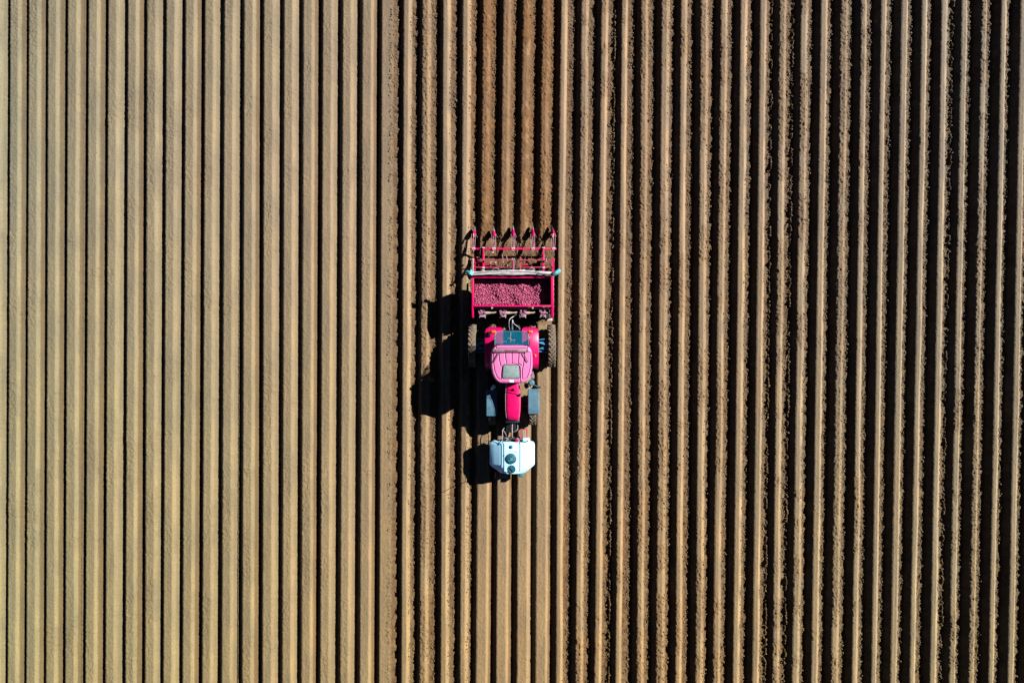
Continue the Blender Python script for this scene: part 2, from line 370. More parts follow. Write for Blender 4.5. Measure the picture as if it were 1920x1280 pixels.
def soil_material(name, use_attr=True):
    m = bpy.data.materials.new(name); m.use_nodes = True; n = m.node_tree; N = n.nodes; L = n.links
    b = N['Principled BSDF']; b.inputs['Roughness'].default_value = 0.95; b.inputs['Specular IOR Level'].default_value = 0.15
    tc = N.new('ShaderNodeTexCoord')
    def noise(scale, detail=3, sc=(1,1,1), rough=0.55):
        mp = N.new('ShaderNodeMapping'); mp.inputs['Scale'].default_value = sc
        L.new(tc.outputs['Object'], mp.inputs[0]); t = N.new('ShaderNodeTexNoise')
        t.inputs['Scale'].default_value = scale; t.inputs['Detail'].default_value = detail; t.inputs['Roughness'].default_value = rough
        L.new(mp.outputs[0], t.inputs['Vector']); return t.outputs[0]
    def ramp(v, a, b_, c0=0.0, c1=1.0):
        r = N.new('ShaderNodeMapRange'); r.inputs[1].default_value = a; r.inputs[2].default_value = b_
        r.inputs[3].default_value = c0; r.inputs[4].default_value = c1; L.new(v, r.inputs[0]); return r.outputs[0]
    def mix(f, a, c, mode='MIX'):
        x = N.new('ShaderNodeMix'); x.data_type = 'RGBA'; x.blend_type = mode
        for i, v in ((0, f), (6, a), (7, c)):
            if isinstance(v, (int, float)): x.inputs[i].default_value = v
            elif isinstance(v, tuple): x.inputs[i].default_value = v+(1,)
            else: L.new(v, x.inputs[i])
        return x.outputs[2]
    sp = N.new('ShaderNodeSeparateXYZ'); L.new(tc.outputs['Object'], sp.inputs[0])
    # soil types across the field: olive loam, warm loam round the tractor, greyer loam
    def add(a, bb, sc):
        q = N.new('ShaderNodeMath'); q.operation = 'MULTIPLY_ADD'; L.new(a, q.inputs[0]); q.inputs[1].default_value = sc; L.new(bb, q.inputs[2]); return q.outputs[0]
    xw = add(noise(0.12, 2), sp.outputs[0], 9.0)
    c = mix(ramp(xw, -16, 3), (0.0635, 0.0600, 0.0375), (0.079, 0.0575, 0.0355))
    c = mix(ramp(xw, 10, 21), c, (0.073, 0.0615, 0.0435))
    yw = add(noise(0.1, 2), sp.outputs[1], 8.0)
    c = mix(ramp(yw, -11, 11), mix(1.0, c, (1.07, 1.03, 0.82), 'MULTIPLY'), mix(1.0, c, (0.93, 0.94, 1.04), 'MULTIPLY'))
    # blotches, streaks and grain
    c = mix(ramp(noise(1.7, 4, (1.6, 0.35, 1)), 0.36, 0.66), mix(1.0, c, (0.86, 0.87, 0.90), 'MULTIPLY'), mix(1.0, c, (1.10, 1.07, 1.02), 'MULTIPLY'))
    c = mix(ramp(noise(9, 3, (4.0, 0.12, 1)), 0.35, 0.68), mix(1.0, c, (0.92, 0.92, 0.93), 'MULTIPLY'), mix(1.0, c, (1.06, 1.05, 1.04), 'MULTIPLY'))
    c = mix(ramp(noise(34, 3), 0.30, 0.70), mix(1.0, c, (0.78, 0.76, 0.74), 'MULTIPLY'), mix(1.0, c, (1.15, 1.15, 1.15), 'MULTIPLY'))
    if use_attr:
        a = N.new('ShaderNodeAttribute'); a.attribute_name = 'soil'; sc = N.new('ShaderNodeSeparateColor'); L.new(a.outputs[0], sc.inputs[0])
        c = mix(ramp(sc.outputs[1], 0.35, 1.0, 0, 0.62), c, mix(1.0, c, (0.56, 0.48, 0.40), 'MULTIPLY'))
        c = mix(a.outputs['Alpha'], c, mix(1.0, c, (0.54, 0.44, 0.35), 'MULTIPLY'))
        fr_ = mix(ramp(noise(5, 4, (1, 0.6, 1)), 0.3, 0.7), (0.030, 0.0140, 0.0052), (0.052, 0.0268, 0.0110))
        c = mix(sc.outputs[0], c, fr_)
        c = mix(ramp(sc.outputs[2], 0, 1, 0, 0.8), c, mix(1.0, c, (1.55, 1.48, 1.36), 'MULTIPLY'))
    else:
        c = mix(1.0, c, (0.92, 0.84, 0.74), 'MULTIPLY')
    L.new(c, b.inputs['Base Color'])
    bp = N.new('ShaderNodeBump'); bp.inputs['Strength'].default_value = 0.75; bp.inputs['Distance'].default_value = 0.012
    L.new(noise(42, 4, (1, 0.8, 1), 0.65), bp.inputs['Height']); L.new(bp.outputs[0], b.inputs['Normal'])
    return m
SOIL = soil_material('ridged_soil'); CLOD = soil_material('soil_crumbs', False)
me.materials.append(SOIL)
ground = bpy.data.objects.new('ground', me); COL.objects.link(ground)
tag(ground, 'tan loam field drawn into long parallel planting ridges with dark furrows', None, None, 'structure')

# crumbs and clods lying on the ridges: nobody could count them
OCT = np.array([(1,0,0),(-1,0,0),(0,1,0),(0,-1,0),(0,0,1),(0,0,-1)], float)
OF = np.array([(0,2,4),(2,1,4),(1,3,4),(3,0,4),(2,0,5),(1,2,5),(3,1,5),(0,3,5)])
def clods(n, ksel, frange, size, power=3.0, yr=(-13.2, 13.2)):
    k = rng.choice(ksel, n); f = rng.uniform(frange[0], frange[1], n); y = rng.uniform(yr[0], yr[1], n)
    # they gather in clumps
    keep = rng.random(n) < np.clip(0.5+1.6*vnoise(y*2.4, k*7.1, 401)+0.9*vnoise(y*9, k*3.0, 403), 0.05, 1)
    k, f, y = k[keep], f[keep], y[keep]
    x, z, *_ = height(k, f, y)
    r = size[0]+(size[1]-size[0])*rng.random(len(k))**power
    return x, y, z+r*0.35, r
allP = np.where((~isU) & (kk >= 19) & (kk <= 52))[0]; allU = np.where(isU & (kk >= -2))[0]
FOUR = np.where(isF)[0]; trk = np.where(TRACK)[0]
notF = np.setdiff1d(allP, FOUR)
sets = [clods(190000, notF, (0.34, 0.88), (0.006, 0.038), 3.0), clods(5000, notF, (0.05, 0.45), (0.006, 0.02)),
        clods(12000, trk, (0.55, 0.88), (0.008, 0.038)),
        clods(9000, FOUR, (0.4, 0.8), (0.007, 0.032), yr=(3.9, 13.2)), clods(3500, FOUR, (0.0, 1.0), (0.007, 0.032), yr=(0.6, 4.2)),
        clods(1500, np.array([FOUR[-1]]), (0.6, 0.85), (0.007, 0.03), yr=(-13.2, 0.6)),
        clods(5000, allU, (0.0, 0.85), (0.005, 0.018), 4.0), clods(2500, FOUR, (0.0, 0.85), (0.005, 0.015), 4.0, yr=(-13.2, 0.6))]
cx, cy, cz, cr = [np.concatenate([q[i] for q in sets]) for i in range(4)]
n = len(cx)
v = OCT[None]*(0.65+0.7*rng.random((n, 6, 1)))
th = rng.random(n)*6.283; ct, st = np.cos(th)[:,None], np.sin(th)[:,None]
tl = rng.uniform(-0.7, 0.7, (n,1)); c2, s2 = np.cos(tl), np.sin(tl)
vx, vy, vz = v[...,0]*1.15, v[...,1], v[...,2]*0.85
vy, vz = vy*c2-vz*s2, vy*s2+vz*c2
vx, vy = vx*ct-vy*st, vx*st+vy*ct
co = np.stack([vx, vy, vz], -1)*cr[:,None,None]+np.stack([cx,cy,cz], -1)[:,None]
lo = (OF[None]+6*np.arange(n)[:,None,None]).reshape(-1)
me = np_mesh('soil_crumbs', co.reshape(-1,3).astype(np.float32), lo, 3); me.materials.append(CLOD)
cl = bpy.data.objects.new('soil_crumbs', me); COL.objects.link(cl)
tag(cl, 'loose brown soil crumbs scattered over the ridge sides and furrows', 'soil crumbs', None, 'stuff')

# ------------------------------------------------------------------ wheels
def wheel(parent, cx, cy, R, W, nl, rimmat, name='wheel', lug=0.035):
    cz = R - 0.01
    e = empty(name, (cx, cy, cz)); e.parent = parent; e.matrix_parent_inverse = Matrix.Translation(-parent.location)
    m = MB(); prof = [(-W/2*0.72, R*0.60), (-W/2, R*0.72), (-W/2*0.98, R*0.90), (-W/2*0.80, R-lug), (0, R-lug*0.8), (W/2*0.80, R-lug), (W/2*0.98, R*0.90), (W/2, R*0.72), (W/2*0.72, R*0.60)]
    n_ = 56; rings = []
    for i in range(n_):
        a = 2*math.pi*i/n_
        rings.append([(cx+u, cy+r*math.cos(a), cz+r*math.sin(a)) for u, r in prof])
    m.loft(rings+[rings[0]], caps=False)
    for i in range(nl):
        for sd in (-1, 1):
            a0 = 2*math.pi*(i+(0.5 if sd > 0 else 0))/nl; a1 = a0 + 0.62*2*math.pi/nl*1.35
            r0 = R-lug*0.45; 
            p0 = Vector((cx+sd*0.01, cy+r0*math.cos(a1), cz+r0*math.sin(a1)))
            p1 = Vector((cx+sd*W/2*0.97, cy+(r0-0.012)*math.cos(a0), cz+(r0-0.012)*math.sin(a0)))
            am = (a0+a1)/2; nr = Vector((0, math.cos(am), math.sin(am))); d = (p1-p0).normalized()
            sx = d.cross(nr).normalized()*0.020*R/0.78; ny_ = nr*lug*0.62
            m.hull8([p0-sx-ny_, p0+sx-ny_, p0+sx+ny_, p0-sx+ny_, p1-sx-ny_, p1+sx-ny_, p1+sx+ny_, p1-sx+ny_], 0.004, 1)
    off = Vector(e.location)
    def fix(o):
        o.parent = e; o.matrix_parent_inverse = Matrix.Translation(-off); return o
    fix(m.build('tyre', RUBBER))
    m = MB(); rp = [(-W*0.36, R*0.62), (-W*0.30, R*0.57), (-W*0.05, R*0.54), (0.0, R*0.2), (0.0, 0.03), (0.03, 0.03), (0.03, R*0.2), (W*0.02, R*0.50), (W*0.30, R*0.55), (W*0.36, R*0.62), (W*0.2, R*0.63), (-W*0.2, R*0.63)]
    rings = [[(cx+u, cy+r*math.cos(2*math.pi*i/40), cz+r*math.sin(2*math.pi*i/40)) for u, r in rp] for i in range(40)]
    m.loft(rings+[rings[0]], caps=False)
    for i in range(8):
        a = 2*math.pi*i/8; m.tube([(cx-0.02, cy+R*.13*math.cos(a), cz+R*.13*math.sin(a)), (cx+0.055, cy+R*.13*math.cos(a), cz+R*.13*math.sin(a))], 0.014, 6)
    fix(m.build('rim', rimmat))
    return e

# ------------------------------------------------------------------ tractor (heading down the picture, -y)
T = empty('tractor', (0, -1.3, 0)); tag(T, 'magenta tractor with pale pink cab roof driving between planter and white tank', 'tractor')
RWY = -0.16
for x in (-1.45, -0.72, 0.74, 1.45): wheel(T, x, RWY, 0.79, 0.27 if abs(x) > 1 else 0.24, 26, BLUE)
FWY = -2.52
for x in (-0.73, 0.765): wheel(T, x, FWY, 0.60, 0.25, 20, BLUE, lug=0.03)
MB().tube([(-1.52, RWY, 0.79), (-1.3, RWY, 0.79)], 0.09, 14).tube([(-1.4, RWY, 0.79), (1.4, RWY, 0.79)], 0.065, 14).tube([(1.3, RWY, 0.79), (1.54, RWY, 0.79)], 0.09, 14)\
    .box((-0.34, RWY-0.2, 0.6), (0.34, RWY+0.2, 1.0), 0.03).build('rear_axle', DARK, T)
# blue spacer brackets carrying the outer dual wheels
for sd in (-1, 1):
    m = MB()
    for dy in (-0.24, -0.12, 0.14, 0.26):
        m.tube([(sd*0.88, RWY+dy*0.8, 1.40-abs(dy)*0.3), (sd*1.33, RWY+dy, 1.38-abs(dy)*0.3)], 0.022, 8)
    m.tube([(sd*0.9, RWY+0.14, 1.36), (sd*1.32, RWY+0.02, 1.36)], 0.03, 8).tube([(sd*0.9, RWY-0.14, 1.36), (sd*1.32, RWY+0.0, 1.36)], 0.03, 8)
    for dx in (0.95, 1.28): m.tube([(sd*dx, RWY-0.08, 0.8), (sd*dx, RWY, 1.38)], 0.03, 8)
    m.tube([(sd*0.87, RWY, 0.79), (sd*0.91, RWY, 0.79)], 0.29, 28).tube([(sd*1.30, RWY, 0.79), (sd*1.34, RWY, 0.79)], 0.29, 28)
    m.build('wheel_spacer', BLUE, T)
# chassis, gearbox, engine
m = MB(); m.box((-0.22, -2.95, 0.55), (0.22, 0.35, 0.95), 0.03).box((-0.26, -2.9, 0.9), (0.26, -1.25, 1.30), 0.04).box((-0.30, -0.5, 0.5), (0.30, 0.42, 1.1), 0.04)
m.build('chassis', BLACK, T)
MB().tube([(-0.72, FWY, 0.60), (-0.2, FWY, 0.60)], 0.07, 12).tube([(-0.2, FWY, 0.60), (0.2, FWY, 0.60)], 0.13, 12).tube([(0.2, FWY, 0.60), (0.75, FWY, 0.60)], 0.07, 12)\
    .tube([(-0.6, FWY+0.22, 0.62), (0.62, FWY+0.22, 0.62)], 0.025, 8).build('front_axle', BLACK, T)
# hood: a lofted, crowned cover
rings = []
hz = 1.70
for py, hw, zt in ((716, 13.2, 1.74), (722, 13.4, 1.74), (732, 14.4, 1.735), (745, 15.1, 1.72), (757, 15.2, 1.70), (768, 15.0, 1.68), (776, 14.4, 1.65), (782, 13.6, 1.62), (786, 12.8, 1.57), (788.3, 11.6, 1.48), (789.2, 10.6, 1.30)):
    y = P(0, py, zt)[1]; cxh = (961.3-960)*0.019; wv = hw*0.019
    ring = []
    for t in np.linspace(0, 1, 15):
        a = math.pi*t; e = 0.42
        u = math.copysign(abs(math.cos(a))**e, math.cos(a)); v_ = abs(math.sin(a))**0.55
        ring.append((cxh+u*wv*(1+0.02*(1-v_)), y, zt-0.34+0.34*v_))
    ring += [(cxh-wv*1.0, y, 1.02), (cxh+wv*1.0, y, 1.02)]
    rings.append(ring)
hood = MB().loft(rings).build('hood', MAG, T)
m = MB()
for sd in (-1, 1): m.tube([P(961.3+sd*12.2, 716, 1.715), P(961.3+sd*13.5, 745, 1.69), P(961.3+sd*13.2, 770, 1.64), P(961.3+sd*11.5, 783, 1.58)], 0.006, 6)
split(m, 'hood_trim', PALE, hood)
m = MB(); yf = P(0, 789, 1.3)[1]
m.box((-0.235, yf-0.06, 0.72), (0.27, yf+0.1, 1.42), 0.04)
m.box((-0.27, yf-0.10, 0.62), (0.30, yf+0.14, 0.80), 0.03)
gr = m.build('grille', mat('navy_grille', (0.008, 0.022, 0.04), 0.4, 0, 0.2, 0.1), T)
for sd in (-1, 1): MB().box((0.02+sd*0.17-0.045, yf-0.075, 1.16), (0.02+sd*0.17+0.045, yf-0.05, 1.26), 0.008).build('headlight', STEEL, gr)
# cab: pillars, glass, seat
zr = 2.90
roofpts = [(647,21,), (648.5,29.5), (652,35), (658,38.2), (668,39.4), (680,39.7), (690,39.2), (700,37.2), (708,33.8), (713.5,29), (717,22.5), (718.3,14)]
cxr = 959.2
ysr = np.array([P(0, a, zr)[1] for a, b in roofpts]); wr = np.array([b*(CAM_H-zr)/1280 for a, b in roofpts])
def roofw(y): return np.interp(-y, -ysr, wr)
y0r, y1r = ysr[0], ysr[-1]
grooves = [[(924,486),(0,0)]]
def Z8(x, y): return (840+x/8.0, 600+y/8.0)          # zoomed measure -> photo pixel
GR = [[Z8(860,490), Z8(862,560), Z8(872,640)], [Z8(957,490), Z8(957,640)], [Z8(1062,490), Z8(1058,560), Z8(1046,640), Z8(1100,680)],
      [Z8(762,490), Z8(768,590), Z8(790,690)], [Z8(1145,500), Z8(1138,600), Z8(1118,720), Z8(1112,800), Z8(1118,885)], [Z8(792,890), Z8(800,780), Z8(815,700), Z8(850,665), Z8(960,650), Z8(1046,662), Z8(1075,700), Z8(1085,780), Z8(1088,945)],
      [Z8(680,490), Z8(682,640), Z8(700,760), Z8(735,850), Z8(775,885)], [Z8(1240,490), Z8(1238,640), Z8(1222,760), Z8(1190,850), Z8(1130,885)],
      [Z8(720,395), Z8(720,425), Z8(820,425), Z8(1190,422), Z8(1190,400)], [Z8(680,486), Z8(1235,486)]]
GR = [[P(a, b, zr)[:2] for a, b in g] for g in GR]
def dseg(x, y, a, b):
    ax, ay = a; dx, dy = b[0]-ax, b[1]-ay; t = np.clip(((x-ax)*dx+(y-ay)*dy)/(dx*dx+dy*dy), 0, 1)
    return np.hypot(x-ax-t*dx, y-ay-t*dy)
nu, nv = 190, 190
vv = np.linspace(0, 1, nv); yv = y0r+(y1r-y0r)*(0.5-0.5*np.cos(vv*math.pi)); uu = np.sin(np.linspace(-1, 1, nu)*math.pi/2)
U_, Y_ = np.meshgrid(uu, yv); xc = (cxr-960)*(CAM_H-zr)/1280
X_ = xc+U_*roofw(Y_)
de = np.minimum(roofw(Y_)*(1-np.abs(U_)), np.minimum(y0r-Y_, Y_-y1r))
Z_ = zr + 0.03*(1-((X_-xc)/0.75)**2) - 0.09*(1-np.sqrt(np.clip(1-(1-np.clip(de/0.09, 0, 1))**2, 0, 1)))
dg = np.full(X_.shape, 9.0)
for g in GR:
    for a, b in zip(g[:-1], g[1:]): dg = np.minimum(dg, dseg(X_, Y_, a, b))
Z_ -= 0.035*np.exp(-(dg/0.014)**4)
# skirt: ring of the outline pulled down and in
co = np.stack([X_, Y_, Z_], -1).reshape(-1, 3)
idx = np.arange(nu*nv).reshape(nv, nu)
rim = list(idx[0, :])+list(idx[1:, -1])+list(idx[-1, -2::-1])+list(idx[-2:0:-1, 0])
q = np.stack([idx[:-1,:-1], idx[1:,:-1], idx[1:,1:], idx[:-1,1:]], -1).reshape(-1, 4).tolist()
cen = np.array([xc, (y0r+y1r)/2, 0])
base = len(co); ex = []
for s2_, zz in ((1.0, zr-0.17), (0.93, zr-0.22)):
    ex.append(np.stack([cen+(co[i]-cen)*[s2_, s2_, 0]+[0, 0, zz] for i in rim]))
co2 = np.concatenate([co]+ex)
nr_ = len(rim)
for i in range(nr_):
    j = (i+1) % nr_
    q.append([rim[i], rim[j], base+j, base+i]); q.append([base+i, base+j, base+nr_+j, base+nr_+i])
me = bpy.data.meshes.new('cab_roof'); me.from_pydata([tuple(c) for c in co2], [], q+[[base+nr_+i for i in range(nr_)]]); me.update()
bm = bmesh.new(); bm.from_mesh(me); bmesh.ops.remove_doubles(bm, verts=bm.verts, dist=1e-5); bmesh.ops.recalc_face_normals(bm, faces=bm.faces); bm.to_mesh(me); bm.free()
me.materials.append(PINK); me.shade_smooth()
roof = bpy.data.objects.new('cab_roof', me); COL.objects.link(roof); roof.parent = T; roof.matrix_parent_inverse = Matrix.Translation(-T.location)
tag(roof, 'pale pink cab roof with moulded grooves')
# hatch
hp = []
def rrect(x0, y0, x1, y1, r, n_=5):
    out = []
    for (cx_, cy_, a0) in ((x1-r, y1-r, 0), (x0+r, y1-r, 90), (x0+r, y0+r, 180), (x1-r, y0+r, 270)):
        for i in range(n_+1):
            a = math.radians(a0+90*i/n_); out.append((cx_+r*math.cos(a), cy_+r*math.sin(a)))
    return out
a = P(*Z8(818, 872), zr+0.05); b = P(*Z8(1074, 674), zr+0.05)
hx0, hy0, hx1, hy1 = a[0], a[1], b[0], b[1]
poly = [(x*(1-0.09*((y-hy0)/(hy1-hy0)))+0*(y) if False else x, y) for x, y in rrect(hx0, hy0, hx1, hy1, 0.06)]
mxh = (hx0+hx1)/2
poly = [(mxh+(x-mxh)*(1-0.10*((y-hy0)/(hy1-hy0))), y) for x, y in poly]
ht = MB().prism(poly, zr-0.01, zr+0.055, 0.012).build('roof_hatch', HATCH, roof)
pol2 = [(mxh+(x-mxh)*1.07, (hy0+hy1)/2+(y-(hy0+hy1)/2)*1.08) for x, y in poly]
MB().prism(pol2, zr-0.02, zr+0.034, 0.004).build('hatch_seal', BLACK, roof)
m = MB()
for sx, sy in ((0.18, 0.82), (0.78, 0.82), (0.15, 0.14), (0.85, 0.14)):
    x = hx0+(hx1-hx0)*sx; y = hy0+(hy1-hy0)*sy; m.tube([(x, y, zr+0.03), (x, y, zr+0.062)], 0.016, 10)
split(m, 'hatch_bolt', TEAL, ht)
# lamp bar across the rear of the roof, with dark louvres and two stays
a = P(*Z8(672, 478), 3.02); b = P(*Z8(1200, 436), 3.02)
lb = MB().box((a[0], a[1], 2.95), (b[0], b[1], 3.01), 0.008).build('lamp_bar', LAMPG, roof)
m = MB()
for i in range(9):
    x = P(*Z8(852+i*22.5, 0), 3.0)[0]; m.box((x, a[1]+0.012, 3.004), (x+0.028, b[1]-0.018, 3.016), 0.002)
split(m, 'lamp_louvre', mat('dark_louvre', (0.10, 0.015, 0.03), 0.4), lb)
m = MB(); 
for u in (690, 712, 1180, 1192):
    x = P(*Z8(u, 0), 3.0)[0]; m.box((x, a[1]+0.01, 3.004), (x+0.012, b[1]-0.01, 3.02), 0.002)
split(m, 'bar_clip', DARK, lb)
GP = mat('grey_purple_stay', (0.10, 0.055, 0.10), 0.5)
for u0, v0, u1, v1 in ((765, 490, 688, 632), (1125, 490, 1202, 632)):
    MB().bar(P(*Z8(u0, v0), 2.975), P(*Z8(u1, v1), 2.96), 0.03, 0.02).build('roof_stay', GP, roof)
MB().prism(rrect(*P(*Z8(922, 930), zr)[:2], *P(*Z8(984, 893), zr)[:2], 0.012), zr-0.02, zr+0.034, 0.002).build('roof_badge', mat('white_badge', (0.8, 0.8, 0.8), 0.4), roof)
# wall below the roof
zb = 1.15
cor = [(-0.60, -0.10, -0.62, 0.12), (0.58, -0.10, 0.60, 0.12), (0.44, -1.30, 0.40, -1.42), (-0.46, -1.30, -0.42, -1.42)]
for x, y, xb, yb in cor: MB().bar((x, y, 2.75), (xb, yb, zb), 0.06, 0.06).build('cab_pillar', BLACK, T)
for i in range(4):
    if i == 0: continue
    A = cor[i]; B = cor[(i+1) % 4]
    b_ = MB(); p = [Vector((A[0], A[1], 2.72)), Vector((B[0], B[1], 2.72)), Vector((B[2], B[3], zb)), Vector((A[2], A[3], zb))]
    c_ = sum(p, Vector())/4; nrm = (p[1]-p[0]).cross(p[2]-p[0]).normalized()*0.004
    b_.hull8([q_+nrm for q_ in p]+[q_-nrm for q_ in p]); b_.build('cab_window', CABG, T)
MB().box((-0.6, -1.38, 1.02), (0.58, 0.1, 1.14), 0.03).build('cab_floor', BLACK, T)
m = MB(); m.box((-0.26, -0.55, 1.4), (0.24, -0.1, 1.55), 0.05, 3).box((-0.25, -0.16, 1.5), (0.23, -0.02, 2.15), 0.05, 3)
m.build('driver_seat', mat('teal_seat', (0.01, 0.05, 0.07), 0.7), T)
m = MB(); m.tube([(0, -1.2, 1.2), (0, -0.92, 1.85)], 0.03, 10)
m.tube([(0.19*math.cos(a_), -0.9+0.17*math.sin(a_), 1.88+0.06*math.sin(a_)) for a_ in np.linspace(0, 2*math.pi, 25)], 0.014, 8, False)
m.build('steering_wheel', BLACK, T)
# rear window swung up on its hinges
pz0, pz1 = 2.80, 2.52
g = [Z8(703, 372), Z8(706, 230), Z8(722, 192), Z8(770, 172), Z8(1140, 172), Z8(1190, 192), Z8(1205, 235), Z8(1205, 372)]
top = []; bot = []
for u, v_ in g:
    t = (372/8+600-v_)/(200/8); z = pz0+(pz1-pz0)*t; p = P(u, v_, z); top.append(p); bot.append(p-Vector((0, 0.003, 0.008)))
rw = MB().loft([bot, top]).build('rear_window', GLASS, T)
m = MB(); m.curve([p+Vector((0, 0, 0.006)) for p in top], 0.011, 6, 3); m.build('window_frame', mat('teal_frame', (0.08, 0.2, 0.25), 0.4), rw)
m = MB(); m.bar(P(*Z8(940, 180), 2.55), P(*Z8(940, 335), 2.76), 0.012, 0.012).bar(P(*Z8(810, 322), 2.74), P(*Z8(880, 322), 2.74), 0.012, 0.012)
m.curve([P(*Z8(885, 290), 2.70), P(*Z8(910, 270), 2.72), P(*Z8(960, 300), 2.70), P(*Z8(1000, 290), 2.70), P(*Z8(990, 320), 2.72)], 0.006, 6)
m.build('wiper', PALE, rw)
m = MB()
for u in (700, 1185, 1215):
    m.tube([P(*Z8(u, 375), 2.8), P(*Z8(u-6, 385), 2.84)], 0.02, 8)
split(m, 'hinge', DARK, rw)
for u, v_ in ((690, 250), (1215, 262)): MB().box(P(*Z8(u-16, v_+12), 2.45), P(*Z8(u+16, v_-12), 2.60), 0.012).build('work_lamp', BLUE, T)
# rear fenders: folded plate, chamfered behind, dropping over the wheels fore and aft
def fender(sgn, outer, inner):
    zt = 1.72
    yb_, yf_ = P(0, 613, zt)[1], P(0, 693, zt-0.1)[1]
    prof = [(yb_, 1.45), (yb_-0.06, 1.60), (yb_-0.22, 1.70), (RWY+0.1, 1.74), (RWY-0.25, 1.72), (yf_+0.25, 1.60), (yf_+0.06, 1.38), (yf_, 1.12)]
    xo = P(outer, 0, zt)[0]; xi = P(inner, 0, zt)[0]
    m = MB(); r1 = []
    n_ = len(prof)
    for i, (y, z) in enumerate(prof):
        cut = {0: 0.12, 1: 0.04}.get(i, 0)
        xo_ = xo-sgn*cut*1.0; xi_ = xi+sgn*(0.08 if i == 0 else 0.0)
        r1.append([(xi_, y, z), (xo_-sgn*0.05, y, z), (xo_, y, z-0.035), (xo_, y, z-0.13), (xo_-sgn*0.012, y, z-0.13), (xo_-sgn*0.015, y, z-0.045), (xo_-sgn*0.05, y, z-0.02), (xi_, y, z-0.02)])
    m.loft(r1)
    m.box((xi, yf_+0.1, 1.05), (xi+sgn*0.03, yb_-0.12, 1.66), 0.008)
    o = m.build('rear_fender', MAG, T)
    return o
fl = fender(-1, 908.8, 943); fr_o = fender(1, 1010.2, 979)
for f_, u0, u1 in ((fl, 652, 715), (fr_o, 1208, 1270)):
    a = P(*Z8(u0, 192), 1.72); b = P(*Z8(u1, 155), 1.72); MB().box((a[0], a[1], 1.66), (b[0], b[1], 1.755), 0.015).build('indicator_lamp', ORANGE, f_)
a = P(*Z8(605, 250), 1.74); b = P(*Z8(640, 170), 1.74); MB().box((a[0], a[1], 1.68), (b[0], b[1], 1.80), 0.01).build('lamp_box', BLACK, fl)
p = P(*Z8(1305, 532), 1.9)
bc = MB().tube([(p[0], p[1], 1.62), (p[0], p[1], 1.88)], 0.02, 10).build('beacon_post', BLACK, T)
MB().tube([(p[0], p[1], 1.86), (p[0], p[1], 1.90), (p[0], p[1], 1.97), (p[0], p[1], 1.995)], [0.055, 0.055, 0.048, 0.02], 18).build('beacon', ORANGE, bc)
# inner dusty mud on wheel tops comes with the tyre; steps under the doors
for sd in (-1, 1):
    m = MB()
    for z in (0.45, 0.72, 0.98): m.box((sd*0.42, -1.25, z), (sd*0.68, -0.92, z+0.03), 0.006)
    m.bar((sd*0.44, -1.25, 0.45), (sd*0.44, -1.25, 1.1), 0.02, 0.02).bar((sd*0.44, -0.92, 0.45), (sd*0.44, -0.92, 1.1), 0.02, 0.02)
    m.build('cab_step', BLACK, T)
MB().box((-0.62, -1.3, 0.55), (-0.34, -0.35, 1.05), 0.06, 3).build('fuel_tank', BLACK, T)
MB().box((0.34, -1.0, 0.6), (0.60, -0.35, 1.05), 0.06, 3).build('battery_box', BLACK, T)
# front fenders
def ffender(c0, c1, p0, p1, z):
    xa = P(c0, 0, z)[0]; xb = P(c1, 0, z)[0]; ya = P(0, p0, z-0.1)[1]; yb_ = P(0, p1, z-0.05)[1]
    m = MB(); rings = []
    for t in np.linspace(0, 1, 11):
        y = ya+(yb_-ya)*t; zz = z-0.26*(1-t)**2.2*1.0-0.05*t**4
        narrow = 0.02*(1 if t in (0.0, 1.0) else 0)
        rings.append([(xa+narrow, y, zz-0.03), (xa+0.03, y, zz), (xb-0.03, y, zz), (xb-narrow, y, zz-0.03), (xb-narrow, y, zz-0.07), (xb-0.02, y, zz-0.06), (xa+0.02, y, zz-0.06), (xa+narrow, y, zz-0.07)])
    m.loft(rings)
    xm = (xa+xb)/2; m.bar((xm, (ya+yb_)/2, z-0.08), (xm*0.72, FWY+0.05, 0.75), 0.03, 0.03)
    return m.build('front_fender', GREYB, T)
ffender(911, 933, 731, 779.5, 1.32); ffender(989.5, 1011.3, 729.5, 775.5, 1.32)
# mirrors, exhaust, air cleaner
def Z7(x, y): return (840+x/8.0, 700+y/8.0)
m = MB(); a = P(*Z7(655, 235), 2.1); b = P(*Z7(705, 180), 2.25); m.tube([a, a+(b-a)*0.2, b-(b-a)*0.2, b], [0.04, 0.062, 0.062, 0.04], 14); mi = m.build('mirror', mat('pale_blue_mirror', (0.30, 0.48, 0.54), 0.25), T)
MB().curve([P(*Z7(705, 180), 2.25), P(*Z7(720, 150), 2.4), P(*Z7(740, 120), 2.55)], 0.012).build('mirror_arm', BLACK, mi)
m = MB(); a = P(*Z7(1340, 205), 2.2); b = P(*Z7(1395, 215), 2.2); m.box((a[0], b[1]-0.01, 2.02), (b[0], a[1]+0.02, 2.36), 0.012); mi = m.build('mirror', DARK, T)
MB().curve([P(*Z7(1200, 105), 2.5), P(*Z7(1290, 165), 2.4), P(*Z7(1370, 215), 2.3)], 0.011).curve([P(*Z7(1215, 120), 2.35), P(*Z7(1280, 172), 2.25)], 0.01).build('mirror_arm', TEAL, mi)
